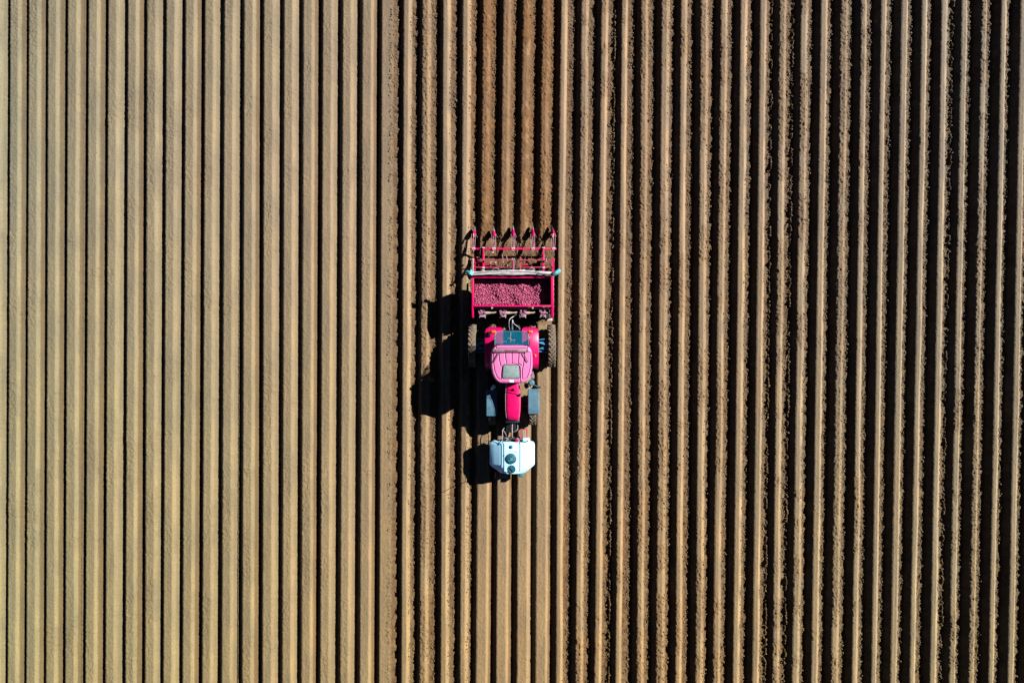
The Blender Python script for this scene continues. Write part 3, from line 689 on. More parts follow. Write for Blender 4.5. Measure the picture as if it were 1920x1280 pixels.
# air cleaner and exhaust stack beside the right pillar
p = P(*Z7(1250, 140), 1.95)
MB().tube([(p[0]-0.02, p[1], 1.2), (p[0], p[1], 1.8), (p[0], p[1], 1.86), (p[0], p[1], 1.98), (p[0], p[1], 2.02)], [0.05, 0.05, 0.115, 0.115, 0.07], 22).build('air_cleaner', GREYB, T)
p = P(*Z7(1180, 195), 1.75)
MB().tube([(p[0], p[1], 1.0), (p[0], p[1], 1.70), (p[0], p[1], 1.76)], [0.085, 0.085, 0.06], 20).build('exhaust_silencer', mat('grey_purple_silencer', (0.07, 0.065, 0.10), 0.4, 0.3), T)
p = P(*Z7(1245, 190), 1.8)
MB().tube([(p[0], p[1], 1.5), (p[0], p[1], 1.72), (p[0], p[1], 1.78), (p[0], p[1], 1.81)], [0.05, 0.055, 0.05, 0.02], 16).build('oil_bottle', BEIGE, T)
m = MB()
for i in range(5): m.curve([P(*Z7(1262+i*9, 52), 1.9-0.04*i), P(*Z7(1255+i*8, 20), 1.75), P(*Z7(1240+i*9, -30), 1.5)], 0.007)
m.curve([P(*Z7(1215, 60), 2.0), P(*Z7(1260, 45), 2.0), P(*Z7(1290, 70), 1.95), P(*Z7(1250, 75), 1.95)], 0.010); split(m, 'cab_hose', PALE, T)
# bird-like shadow on the hood comes from this work lamp bracket beside the windscreen
m = MB(); m.bar((0.34, -1.42, 2.30), (0.56, -1.46, 2.24), 0.015, 0.015).box((0.54, -1.50, 2.19), (0.61, -1.44, 2.26), 0.012); m.build('front_lamp', BLACK, T)
# rear linkage and hoses to the planter
def Z5(x, y): return (840+x/8.0, 500+y/8.0)
m = MB()
for sd in (-1, 1): m.bar((sd*0.26, 0.3, 0.6), (sd*0.40, 0.98, 0.62), 0.05, 0.06).bar((sd*0.24, 0.25, 1.15), (sd*0.34, 0.75, 0.68), 0.035, 0.035)
split(m, 'lower_link', DARK, T)
MB().tube([(0.0, 0.35, 1.15), (0.02, 0.95, 1.25)], 0.028, 10).build('top_link', BLUE, T)
MB().curve([P(*Z5(930, 965), 1.2), P(*Z5(915, 880), 1.55), P(*Z5(925, 790), 1.65), P(*Z5(985, 745), 1.5)], 0.014).build('hydraulic_hose', PALE, T)
MB().curve([P(*Z5(975, 960), 1.2), P(*Z5(970, 870), 1.45), P(*Z5(966, 795), 1.45)], 0.013).build('hydraulic_hose', STEEL, T)
MB().curve([P(*Z5(1090, 960), 1.3), P(*Z5(1050, 900), 1.5), P(*Z5(990, 855), 1.5), P(*Z5(975, 800), 1.35)], 0.014).build('hydraulic_hose', PALE, T)
MB().curve([P(*Z5(1010, 930), 1.3), P(*Z5(1060, 880), 1.45), P(*Z5(1085, 950), 1.3)], 0.011).build('hydraulic_hose', GREYB, T)
MB().box(P(*Z5(830, 960), 0.9), P(*Z5(880, 920), 1.0), 0.01).build('coupling_block', STEEL, T)
# front linkage and its hoses
yl = yf-0.08
m = MB()
for sd in (-1, 1): m.bar((0.02+sd*0.18, yl, 0.62), (0.0+sd*0.24, -3.66, 0.60), 0.045, 0.07)
m.bar((0.02, yl+0.02, 1.05), (0.02, -3.66, 1.0), 0.04, 0.04); m.box((-0.2, -3.4, 0.48), (0.22, -3.02, 0.62), 0.02)
m.build('front_linkage', BLACK, T)
def Z9(x, y): return (840+x/8.0, 780+y/8.0)
MB().curve([P(*Z9(965, 118), 1.25), P(*Z9(962, 200), 1.32), P(*Z9(968, 320), 1.25)], 0.016).build('front_hose', PALE, T)
MB().curve([P(*Z9(1045, 130), 1.1), P(*Z9(1045, 190), 1.2), P(*Z9(1010, 225), 1.2), P(*Z9(970, 235), 1.15)], 0.010).build('front_hose', PALE, T)
MB().curve([P(*Z9(845, 175), 1.2), P(*Z9(825, 205), 1.25), P(*Z9(850, 240), 1.2), P(*Z9(880, 300), 1.1)], 0.009).build('front_hose', PALE, T)

# ------------------------------------------------------------------ tank carried on the front linkage
K = empty('front_tank', (0, -4.2, 0)); tag(K, 'white plastic liquid tank with two teal lids held ahead of the tractor', 'tank')
out = [(690,372),(1000,366),(1225,380),(1285,400),(1298,430),(1298,712),(1284,740),(1150,850),(1120,858),(815,858),(790,848),(645,745),(628,710),(628,425),(640,400)]
zo = 1.02
O = [P(*Z9(u, v_), zo) for u, v_ in out]
cxk = sum(p[0] for p in O)/len(O); 
plate = []
rings = []
def tring(sx, sy, z, lo=None):
    cy_ = P(0, 856, zo)[1]
    return [(cxk+(p[0]-cxk)*sx, cy_+(p[1]-cy_)*sy, z) for p in O]
rings = [tring(0.86, 0.88, 0.50), tring(0.95, 0.96, 0.56), tring(1.0, 1.0, 0.72), tring(1.0, 1.0, 0.98), tring(0.975, 0.985, 1.005)]
def topring(f, sy, z): return tring(f, sy, z)
for f, sy, z in ((0.76, 0.972, 1.115), (0.58, 0.955, 1.212), (0.52, 0.945, 1.242), (0.47, 0.93, 1.258), (0.40, 0.90, 1.262)): rings.append(topring(f, sy, z))
tk = MB().loft(rings); tank = tk.build('tank_body', WHITE, K)
# raised centre band between the straps
a = P(*Z9(842, 850), 1.28); b = P(*Z9(1076, 392), 1.28)
MB().box((a[0], a[1]+0.05, 1.22), (b[0], b[1]-0.03, 1.292), 0.02, 3).build('centre_band', WHITE, tank)
MB().box((-0.50, -4.68, 0.42), (0.50, -3.75, 0.52), 0.02).build('tank_cradle', BLACK, K)
for u in (826, 1080):
    x = P(*Z9(u, 0), 1.305)[0]; ya = P(0, 780+385/8, 1.28)[1]; yb_ = P(0, 780+868/8, 1.3)[1]
    m = MB(); m.bar((x, ya+0.02, 1.305), (x, yb_+0.12, 1.305), 0.022, 0.012).bar((x, yb_+0.12, 1.305), (x, yb_-0.02, 1.06), 0.022, 0.012).bar((x, yb_-0.02, 1.10), (x, yb_, 0.48), 0.022, 0.012).bar((x, ya+0.02, 1.305), (x, ya+0.06, 0.5), 0.022, 0.012)
    m.build('strap', DARK, K)
def lid(u, v_, r, z, name, h=0.05, ring=True):
    p = P(*Z9(u, v_), z); m = MB()
    m.tube([(p[0], p[1], z-0.05), (p[0], p[1], z+h*0.8), (p[0], p[1], z+h)], [r, r, r*0.93], 32)
    for i in range(22):
        a_ = 2*math.pi*i/22; m.bar((p[0]+r*math.cos(a_), p[1]+r*math.sin(a_), z-0.02), (p[0]+r*math.cos(a_), p[1]+r*math.sin(a_), z+h*0.75), 0.012, 0.012, 0)
    o = m.build(name, LID, K); return o, p
o, p = lid(950, 635, 0.19, 1.30, 'filler_lid', 0.045)
m = MB(); m.bar((p[0]-0.12, p[1]-0.07, 1.36), (p[0]+0.13, p[1]-0.03, 1.36), 0.03, 0.03); m.tube([(p[0], p[1], 1.34), (p[0], p[1], 1.37)], 0.05, 14)
m.bar((p[0]-0.06, p[1]-0.02, 1.36), (p[0]+0.08, p[1]+0.11, 1.36), 0.02, 0.02); m.build('lid_handle', mat('pale_teal', (0.05, 0.22, 0.27), 0.4), o)
o, p = lid(955, 790, 0.145, 1.28, 'inspection_lid', 0.04)
MB().bar((p[0]-0.08, p[1]+0.06, 1.33), (p[0]+0.05, p[1]-0.11, 1.33), 0.028, 0.03).build('lid_handle', BLACK, o)
p = P(*Z9(947, 463), 1.31); MB().tube([(p[0], p[1], 1.28), (p[0], p[1], 1.32), (p[0], p[1], 1.33)], [0.065, 0.065, 0.05], 20).build('vent_cap', mat('blue_cap', (0.01, 0.09, 0.22), 0.4), K)
m = MB()
for u, v_ in ((845, 588), (1050, 585), (1050, 635), (870, 665), (1052, 740), (885, 740)): 
    p = P(*Z9(u, v_), 1.30); m.box((p[0]-0.018, p[1]-0.012, 1.28), (p[0]+0.018, p[1]+0.012, 1.305), 0.004)
split(m, 'band_clip', TEAL, K)
MB().curve([P(*Z9(930, 520), 1.305), P(*Z9(990, 522), 1.305), P(*Z9(1040, 550), 1.305)], 0.012).build('moulded_rib', mat('pale_blue_rib', (0.35, 0.52, 0.58), 0.4), K)
for u0, u1 in ((782, 885), (1062, 1135)):
    a = P(*Z9(u0, 915), 0.7); b = P(*Z9(u1, 872), 0.7); m = MB(); m.box((a[0], a[1], 0.34), (b[0], b[1]+0.12, 0.70), 0.03, 3); m.build('front_foot', TEAL, K)
# frame rails from the linkage over the tank, pump and valves
m = MB()
for u in (818, 1072):
    x = P(*Z9(u, 0), 1.3)[0]; m.bar((x, P(0, 780+205/8, 1.3)[1] if u == 818 else -3.62, 1.25), (x, -3.72, 1.32), 0.018, 0.018)
split(m, 'frame_rail', PALE, K)
m = MB(); 
for u, v_, r in ((850, 335, 0.05), (890, 345, 0.06), (940, 335, 0.045), (985, 345, 0.05), (1070, 340, 0.045), (870, 320, 0.035), (920, 360, 0.04)):
    p = P(*Z9(u, v_), 1.1); m.tube([(p[0], p[1], 0.8), (p[0], p[1], 1.1+r)], r, 12)
m.box((-0.3, -3.78, 0.6), (0.34, -3.66, 1.0), 0.02); m.build('pump_unit', DARK, K)
m = MB(); m.curve([P(*Z9(835, 350), 1.2), P(*Z9(870, 330), 1.28), P(*Z9(905, 345), 1.2), P(*Z9(870, 365), 1.2)], 0.012); m.curve([P(*Z9(1000, 350), 1.22), P(*Z9(1040, 330), 1.28), P(*Z9(1075, 380), 1.25)], 0.012)
split(m, 'pump_hose', PALE, K)
p = P(*Z9(1040, 362), 1.25); MB().box((p[0]-0.07, p[1]-0.05, 1.1), (p[0]+0.05, p[1]+0.05, 1.28), 0.02).build('red_valve', MAG, K)
# magenta step frame beside the pump with a white canister
a = P(*Z9(1103, 330), 1.05); b = P(*Z9(1187, 203), 1.05)
m = MB(); zz = 1.04
for (q0, q1) in (((a[0], a[1]), (a[0], b[1])), ((b[0], a[1]), (b[0], b[1])), ((a[0], b[1]), (b[0], b[1]))): m.bar((*q0, zz), (*q1, zz), 0.022, 0.03)
m.bar((a[0], a[1], zz), (a[0], a[1]-0.05, 0.5), 0.022, 0.03).bar((b[0], a[1], zz), (b[0], a[1]-0.05, 0.5), 0.022, 0.03)
st = m.build('step_frame', MAG, K)
m = MB()
for t in (0.38, 0.66): x = a[0]+(b[0]-a[0])*t; m.bar((x, a[1], zz), (x, b[1]-0.012, zz), 0.02, 0.02)
split(m, 'step_bar', PALE, st)
a = P(*Z9(1112, 388), 1.25); b = P(*Z9(1222, 332), 1.25)
can = MB().box((a[0], a[1], 0.98), (b[0], b[1], 1.24), 0.05, 3).build('canister', WHITE, K)
p = P(*Z9(1198, 372), 1.26); MB().tube([(p[0], p[1], 1.22), (p[0], p[1], 1.265)], 0.024, 12).build('canister_cap', REDL, can)
MB().tube([(-0.60, -4.80, 0.6), (-0.60, -4.80, 2.0)], 0.012, 8).build('marker_pole', BLACK, K)

K.location.z += 0.20; K.location.y += 0.035          # carried raised on the linkage

# ------------------------------------------------------------------ potato planter
N_ = empty('potato_planter', (0, 2.0, 0)); tag(N_, 'magenta four row potato planter with open hopper of pink potatoes behind the tractor', 'planter')
ZT = 1.80
xl0, xl1 = P(884.8, 0, ZT)[0], P(888.3, 0, ZT)[0]; xr0, xr1 = P(1033.2, 0, ZT)[0], P(1038, 0, ZT)[0]
yt1, yt0 = P(0, 517.3, ZT)[1], P(0, 521, ZT)[1]; yb1, yb0 = P(0, 572, ZT)[1], P(0, 575, ZT)[1]; ye = P(0, 595.5, 1.5)[1]
m = MB()   # hopper shell: walls sloping to a narrower floor
zf = 0.85
def slab(p, th):
    p = [Vector(q_) for q_ in p]; nrm = (p[1]-p[0]).cross(p[2]-p[0]).normalized()*th; m.hull8(p+[q_+nrm for q_ in p])
m.hull8([(xl1-.012, yb0+.03, ZT-.01), (xl1-.012, yt0+.01, ZT-.01), (xl1-.012, yt0-0.02, zf), (xl1-.012, yb0+0.02, zf), (xl1, yb0+.03, ZT-.01), (xl1, yt0+.01, ZT-.01), (xl1, yt0-0.02, zf), (xl1, yb0+0.02, zf)])
m.hull8([(xr0, yb0+.03, ZT-.01), (xr0, yt0+.01, ZT-.01), (xr0, yt0-0.02, zf), (xr0, yb0+0.02, zf), (xr0+.012, yb0+.03, ZT-.01), (xr0+.012, yt0+.01, ZT-.01), (xr0+.012, yt0-0.02, zf), (xr0+.012, yb0+0.02, zf)])
m.hull8([(xl1, yt0, ZT-.01), (xr0, yt0, ZT-.01), (xr0, yt0-0.02, zf), (xl1, yt0-0.02, zf), (xl1, yt0+.012, ZT-.01), (xr0, yt0+.012, ZT-.01), (xr0, yt0-0.008, zf), (xl1, yt0-0.008, zf)])
m.hull8([(xl1, yb1, ZT-.01), (xr0, yb1, ZT-.01), (xr0, yb1+0.02, zf), (xl1, yb1+0.02, zf), (xl1, yb1-.012, ZT-.01), (xr0, yb1-.012, ZT-.01), (xr0, yb1+0.008, zf), (xl1, yb1+0.008, zf)])
m.box((xl1-.01, yb1+0.015, zf-0.02), (xr0+.01, yt0-0.025, zf), 0)
hop = m.build('hopper', MAGD, N_)
m = MB(); m.box((xl0, yt0, ZT-0.05), (xr1, yt1, ZT+0.01), 0.01).box((xl0, yb1, ZT-0.07), (xl1, yt0-0.002, ZT+0.008), 0.008).box((xr0, yb1, ZT-0.07), (xr1, yt0-0.002, ZT+0.008), 0.008).box((xl1, yb0, ZT-0.05), (xr0, yb1, ZT+0.004), 0.008)
m.build('hopper_rim', MAG, hop)
for xa, xb in ((xl0-0.01, xl1-0.012), (xr0+0.014, xr1+0.01)):
    m = MB(); m.hull8([(xa, ye, 1.2), (xb, ye, 1.2), (xb, yb1, 0.9), (xa, yb1, 0.9), (xa, ye, 1.62), (xb, ye, 1.62), (xb, yb1-.002, ZT), (xa, yb1-.002, ZT)], 0.008); m.build('side_plate', MAG, N_)
# rolled tarpaulin lying behind the rim
m = MB(); rings = []
xs_ = np.linspace(P(885.5, 0, 1.930)[0], P(1037, 0, 1.930)[0], 60)
for i, x in enumerate(xs_):
    t = (x-xs_[0])/(xs_[-1]-xs_[0]); yc_ = P(0, 512.8-2.0*math.sin(math.pi*t), 1.930)[1]; r = 0.048+0.030*math.sin(math.pi*t)
    rg = []
    for k in range(14):
        a_ = 2*math.pi*k/14; rr = r*(1+0.10*math.sin(k*2.3+i*0.21)+0.06*math.sin(i*0.9+k)); rg.append((x, yc_+rr*math.cos(a_)*1.12, 1.920+rr*math.sin(a_)*0.8))
    rings.append(rg)
tp = m.loft(rings).build('rolled_tarpaulin', TARP, N_)
m = MB(); m.curve([P(888, 511.5, 2.010), P(915, 509.3, 2.020), P(960, 508.4, 2.025), P(1000, 509.5, 2.020), P(1034, 514.5, 2.000)], 0.008); m.curve([P(1004, 508.5, 2.010), P(1014, 513, 2.015), P(1033, 515.5, 2.000)], 0.007)
m.build('tarpaulin_cord', DARK, tp)
def crumple(pts, r):
    m = MB(); out_ = []
    m2 = []
    for i, p in enumerate(pts): m2.append(p)
    m.tube(m2, r, 9)
    for v_ in m.bm.verts: v_.co += Vector((random.uniform(-.012, .012), random.uniform(-.018, .018), random.uniform(-.015, .015)))
    return m
crumple([P(886, 515.5, 2.040), P(881.5, 511.5, 2.060), P(877, 510.5, 2.040), P(872.5, 509, 1.980)], [0.05, 0.10, 0.07, 0.035]).build('tarpaulin_end', CYAN, tp)
crumple([P(884.5, 509, 2.080), P(882.0, 505.5, 2.080)], [0.05, 0.02]).build('tarpaulin_end', CYAN, tp)
crumple([P(1036, 514.5, 2.040), P(1041, 512.2, 2.060), P(1046, 509, 2.060), P(1049.5, 506.5, 2.020)], [0.04, 0.075, 0.075, 0.06]).build('tarpaulin_end', CYAN, tp)
for xx in (xl0+0.01, -0.45, 0.5, xr1-0.06):
    MB().box((xx, yt1-0.01, ZT-0.1), (xx+0.04, yt1+0.05, 1.86), 0.005).build('tarpaulin_bracket', MAGD, N_)
# chassis below, belts and cups in front
m = MB(); m.box((xl1+.02, yb0-0.42, 0.55), (xr0-.02, yb0-0.30, 0.70), 0.01).box((xl1+.02, yt0-0.5, 0.5), (xr0-.02, yt0-0.40, 0.62), 0.01)
m.box((xl1+.02, ye+0.02, 0.80), (xr0-.02, yb0-0.02, 0.90), 0.01)
for x in (-1.30, -0.4, 0.4, 1.3): m.bar((x, ye+0.05, 0.6), (x, yt0+0.1, 0.56), 0.07, 0.08)
m.build('chassis_frame', BLACK, N_)
m = MB(); m.box((xl1+.01, yb0-0.07, 1.0), (xr0-.01, yb0-0.02, 1.70), 0.006); m.build('front_wall', BLACK, N_)
cent = [904.5, 943.0, 980.5, 1018.5]
for i, c in enumerate(cent):
    zc = 1.56; p = P(c, 586.5, zc); r0 = random.Random(i)
    e = MB()
    e.box((p[0]-0.13, p[1]-0.12, 0.35), (p[0]+0.13, p[1]+0.10, zc-0.08), 0.02)
    e.box((p[0]-0.12, p[1]-0.04, zc-0.1), (p[0]+0.12, p[1]+0.06, zc+0.02), 0.02)
    e.box((p[0]-0.10, p[1]-0.12, zc-0.12), (p[0]+0.11, p[1]-0.05, zc-0.02), 0.02)
    for j in range(9):
        x = p[0]+r0.uniform(-.12, .12); y = p[1]+r0.uniform(-.10, .10); e.tube([(x, y, zc-0.1), (x+r0.uniform(-.02, .02), y, zc+r0.uniform(0.02, 0.08))], r0.uniform(0.015, 0.035), 9)
    u = e.build('planting_unit', PURP, N_)
    f = MB()
    for dx in (-0.06, 0.05): f.tube([(p[0]+dx-0.01, p[1]+0.06, zc), (p[0]+dx, p[1]+0.13, zc+0.05)], 0.022, 10)
    split(f, 'agitator_knob', STEEL, u)
    MB().box((p[0]-0.11, p[1]-0.14, zc-0.05), (p[0]+0.10, p[1]-0.115, zc-0.01), 0.005).build('number_plate' if False else 'unit_cover', PALE, u)
    split(MB().box((p[0]-0.115, p[1]-0.17, zc-0.16), (p[0]-0.10, p[1]-0.14, zc-0.03), 0.002).box((p[0]+0.09, p[1]-0.19, zc-0.16), (p[0]+0.105, p[1]-0.14, zc-0.03), 0.002), 'unit_bracket', PALE, u)
    if i < 3:
        x1_ = p[0]+0.13; L_ = (0.36, 0.38, 0.30)[i]
        MB().tube([(x1_, p[1]+0.0, zc-0.06), (x1_+L_*0.25, p[1], zc-0.04), (x1_+L_*0.6, p[1]+0.005, zc-0.02), (x1_+L_*0.85, p[1]+0.01, zc), (x1_+L_, p[1]+0.03, zc+0.01)], [0.06, 0.05, 0.028, 0.03, 0.018], 12).build('seed_chute', BEIGE, u)
    else:
        MB().tube([(p[0]+0.13, p[1]-0.01, zc-0.04), (p[0]+0.30, p[1]-0.01, zc-0.04)], 0.028, 10).tube([(p[0]+0.26, p[1]-0.03, zc-0.04), (p[0]+0.26, p[1]+0.10, zc-0.02)], 0.012, 8).build('drive_shaft', BLUE, u)
    # opener share reaching the soil
    MB().hull8([(p[0]-0.05, p[1]-0.2, 0.05), (p[0]+0.05, p[1]-0.2, 0.05), (p[0]+0.09, p[1]+0.2, 0.08), (p[0]-0.09, p[1]+0.2, 0.08), (p[0]-0.06, p[1]-0.12, 0.45), (p[0]+0.06, p[1]-0.12, 0.45), (p[0]+0.1, p[1]+0.22, 0.45), (p[0]-0.1, p[1]+0.22, 0.45)], 0.01).build('opener_share', DARK, u)
for u in (922.5, 998.8):
    p = P(u, 576.5, 1.75); MB().tube([(p[0], p[1]+0.03, 1.70), (p[0], p[1]-0.02, 1.76)], 0.034, 12).build('wall_latch', mat('white_latch', (0.6, 0.6, 0.6), 0.4), N_)
a = P(1021.5, 602, 1.0); b = P(1035.5, 596.5, 1.0)
m = MB(); m.box((a[0], a[1], 0.95), (b[0], b[1], 1.03), 0.02)
for i in range(4): m.tube([(a[0]+0.05+i*0.055, b[1], 1.0), (a[0]+0.05+i*0.055, b[1]+0.03, 1.12)], 0.013, 8)
m.build('side_bracket', PALE, N_)
for sx in (-1.12, 1.12): wheel(N_, sx, 1.15, 0.33, 0.16, 16, RED, 'depth_wheel', lug=0.02)
m = MB(); m.curve([P(*Z5(985, 745), 1.5), P(*Z5(1040, 700), 1.45), P(*Z5(1030, 690), 1.3)], 0.013); m.curve([P(*Z5(580, 660), 1.45), P(*Z5(650, 655), 1.5), P(*Z5(700, 662), 1.45)], 0.008); split(m, 'meter_hose', DARK, N_)
# rear frame
def Z4(x, y): return (840+x/8.0, 400+y/8.0)
zt = 0.66
a = P(*Z4(325, 531), zt); b = P(*Z4(1625, 531), zt); yT = a[1]
MB().box((a[0], yT-0.032, zt-0.07), (b[0], yT+0.032, zt), 0.008).build('rear_toolbar', MAG, N_)
for u in (530, 1432):
    x = P(*Z4(u, 0), 0.76)[0]; m = MB(); m.box((x-0.035, P(0, 400+590/8, 1.0)[1]-0.66, zt-0.05), (x+0.035, P(0, 400+592/8, 1.02)[1], zt+0.03), 0.01)
    m.box((x-0.025, yT-0.30, zt+0.002), (x+0.025, yT+0.06, zt+0.05), 0.006)
    f_ = m.build('frame_beam', MAG, N_)
    m = MB()
    for v_ in (705, 515, 815): q_ = P(*Z4(u, v_), 0.75); m.box((q_[0]-0.05, q_[1]-0.025, 0.68), (q_[0]+0.05, q_[1]+0.025, 0.76), 0.01)
    split(m, 'beam_clamp', PALE, f_)
for v_, u0, u1, zz, r in ((703, 445, 960, 0.80, 0.022), (703, 1085, 1590, 0.80, 0.022), (808, 400, 960, 0.72, 0.022), (808, 1075, 1590, 0.72, 0.020)):
    a = P(*Z4(u0, v_), zz); b = P(*Z4(u1, v_), zz); MB().bar(a, b, 0.036, 0.04).build('cross_bar', MAGD, N_)
MB().tube([P(*Z4(405, 765), 0.48), P(*Z4(455, 765), 0.48), P(*Z4(456, 765), 0.48), P(*Z4(560, 765), 0.48)], [0.05, 0.05, 0.10, 0.10], 20).build('drive_roller', RED, N_)
MB().hull8([P(*Z4(548, 808), 0.40), P(*Z4(765, 808), 0.40), P(*Z4(690, 770), 0.46), P(*Z4(550, 735), 0.48), P(*Z4(548, 808), 0.43), P(*Z4(765, 808), 0.43), P(*Z4(690, 770), 0.49), P(*Z4(550, 735), 0.51)]).build('scraper_plate', RED, N_)
MB().hull8([P(*Z4(1095, 805), 0.40), P(*Z4(1215, 805), 0.40), P(*Z4(1200, 750), 0.46), P(*Z4(1150, 745), 0.46), P(*Z4(1095, 805), 0.43), P(*Z4(1215, 805), 0.43), P(*Z4(1200, 750), 0.49), P(*Z4(1150, 745), 0.49)]).build('scraper_plate', RED, N_)
MB().box(P(*Z4(1330, 800), 0.25), P(*Z4(1388, 702), 0.52), 0.02).build('gear_case', BLACK, N_)
MB().bar(P(*Z4(640, 800), 0.52), P(*Z4(640, 715), 0.52), 0.016, 0.016).bar(P(*Z4(640, 722), 0.52), P(*Z4(700, 722), 0.52), 0.014, 0.014).tube([P(*Z4(700, 735), 0.54), P(*Z4(728, 742), 0.54)], 0.022, 8).build('adjuster', PALE, N_)
MB().tube([P(*Z4(978, 690), 0.75), P(*Z4(978, 720), 0.78), P(*Z4(978, 722), 0.78), P(*Z4(978, 870), 1.20)], [0.028, 0.028, 0.048, 0.048], 14).build('hydraulic_ram', mat('dark_pink_ram', (0.25, 0.05, 0.10), 0.4, 0, .2, .2), N_)
m = MB()
for du in (-14, 12): p = P(*Z4(978+du, 688), 0.78); m.box((p[0]-0.014, p[1]-0.03, 0.6), (p[0]+0.014, p[1]+0.04, 0.8), 0.005)
split(m, 'ram_clevis', PALE, N_)
MB().bar(P(*Z4(1086, 655), 0.65), P(*Z4(1086, 870), 0.80), 0.05, 0.05).build('upright_post', MAGD, N_)
for u in (375, 1586):
    a = P(*Z4(u, 690), 0.65); b = P(*Z4(u, 895), 0.95); m = MB(); m.tube([a, b], 0.018, 8); m.box((a[0]-0.04, a[1]-0.02, 0.62), (a[0]+0.04, a[1]+0.03, 0.68), 0.008)
    m.box((b[0]-0.05, b[1]-0.01, 0.85), (b[0]+0.05, b[1]+0.06, 0.98), 0.01); m.build('side_link', PALE if u < 500 else MAG, N_)
for u in (392, 1562):
    MB().bar(P(*Z4(u, 700), 0.40), P(*Z4(u+10, 880), 0.80), 0.07, 0.06).build('side_arm', MAGD, N_)
MB().box(P(*Z4(1450, 895), 0.70), P(*Z4(1560, 868), 0.78), 0.01).build('rear_step', MAG, N_)
for u0, u1 in ((650, 765), (1195, 1300)):
    MB().curve([P(*Z4(u0, 865), 1.00), P(*Z4((u0+u1)/2-10, 822), 1.08), P(*Z4(u1-8, 830), 1.08), P(*Z4(u1, 868), 1.00)], 0.010).build('hose_loop', PALE, N_)
m = MB()
for v0, v1, u0, u1 in ((840, 862, 505, 545), (838, 868, 1115, 1150), (850, 868, 1250, 1290), (575, 600, 655, 685)): m.box(P(*Z4(u0, v1), 0.60), P(*Z4(u1, v0), 0.70), 0.01)
split(m, 'fastener', PALE, N_)
MB().curve([P(*Z4(840, 795), 0.30), P(*Z4(900, 750), 0.45), P(*Z4(965, 690), 0.60)], 0.014).build('hydraulic_hose', BLACK, N_)
# dense dark works under the frame: coulter discs, covering tines, a chain case, hoses
MB().box((P(*Z4(385, 0), 0.4)[0], P(*Z4(0, 872), 0.42)[1], 0.34), (P(*Z4(1580, 0), 0.4)[0], P(*Z4(0, 822), 0.42)[1], 0.46), 0.01).build('shadow_bar', BLACK, N_)  # black bar added in place of the shadow gaps under the frame
MB().box(P(*Z4(378, 800), 0.30), P(*Z4(448, 650), 0.42), 0.02).build('chain_case', MAGD, N_)
MB().box(P(*Z4(1465, 690), 0.25), P(*Z4(1500, 640), 0.40), 0.01).build('tine_holder', DARK, N_)
dr = random.Random(3)
for u in (470, 610, 820, 880, 1010, 1150, 1250, 1460, 1530):
    q_ = P(*Z4(u+dr.uniform(-10, 10), 0), 0.4)[0]; ya_ = P(*Z4(0, 830), 0.4)[1]; yb_ = P(*Z4(0, 600+dr.uniform(0, 60)), 0.3)[1]
    MB().curve([(q_, ya_, 0.42), (q_+dr.uniform(-.03, .03), (ya_+yb_)/2, 0.46), (q_+dr.uniform(-.03, .03), yb_-0.05, 0.38), (q_, yb_, 0.16)], 0.010).build('covering_tine', DARK if u % 20 else PALE, N_)
for i in range(7):
    u = 420+dr.uniform(0, 1150); MB().box(P(*Z4(u, 815+dr.uniform(-8, 8)), 0.45), P(*Z4(u+dr.uniform(14, 34), 795+dr.uniform(-8, 8)), 0.56), 0.008).build('fastener', [PALE, MAGD, STEEL][i % 3], N_)
for i, (u0, u1) in enumerate(((560, 700), (770, 930), (1100, 1240), (1290, 1420))):
    MB().curve([P(*Z4(u0, 850), 0.9), P(*Z4((u0+u1)/2, 812+i*5), 1.0), P(*Z4(u1, 855), 0.9)], 0.009).build('rear_hose', BLACK, N_)
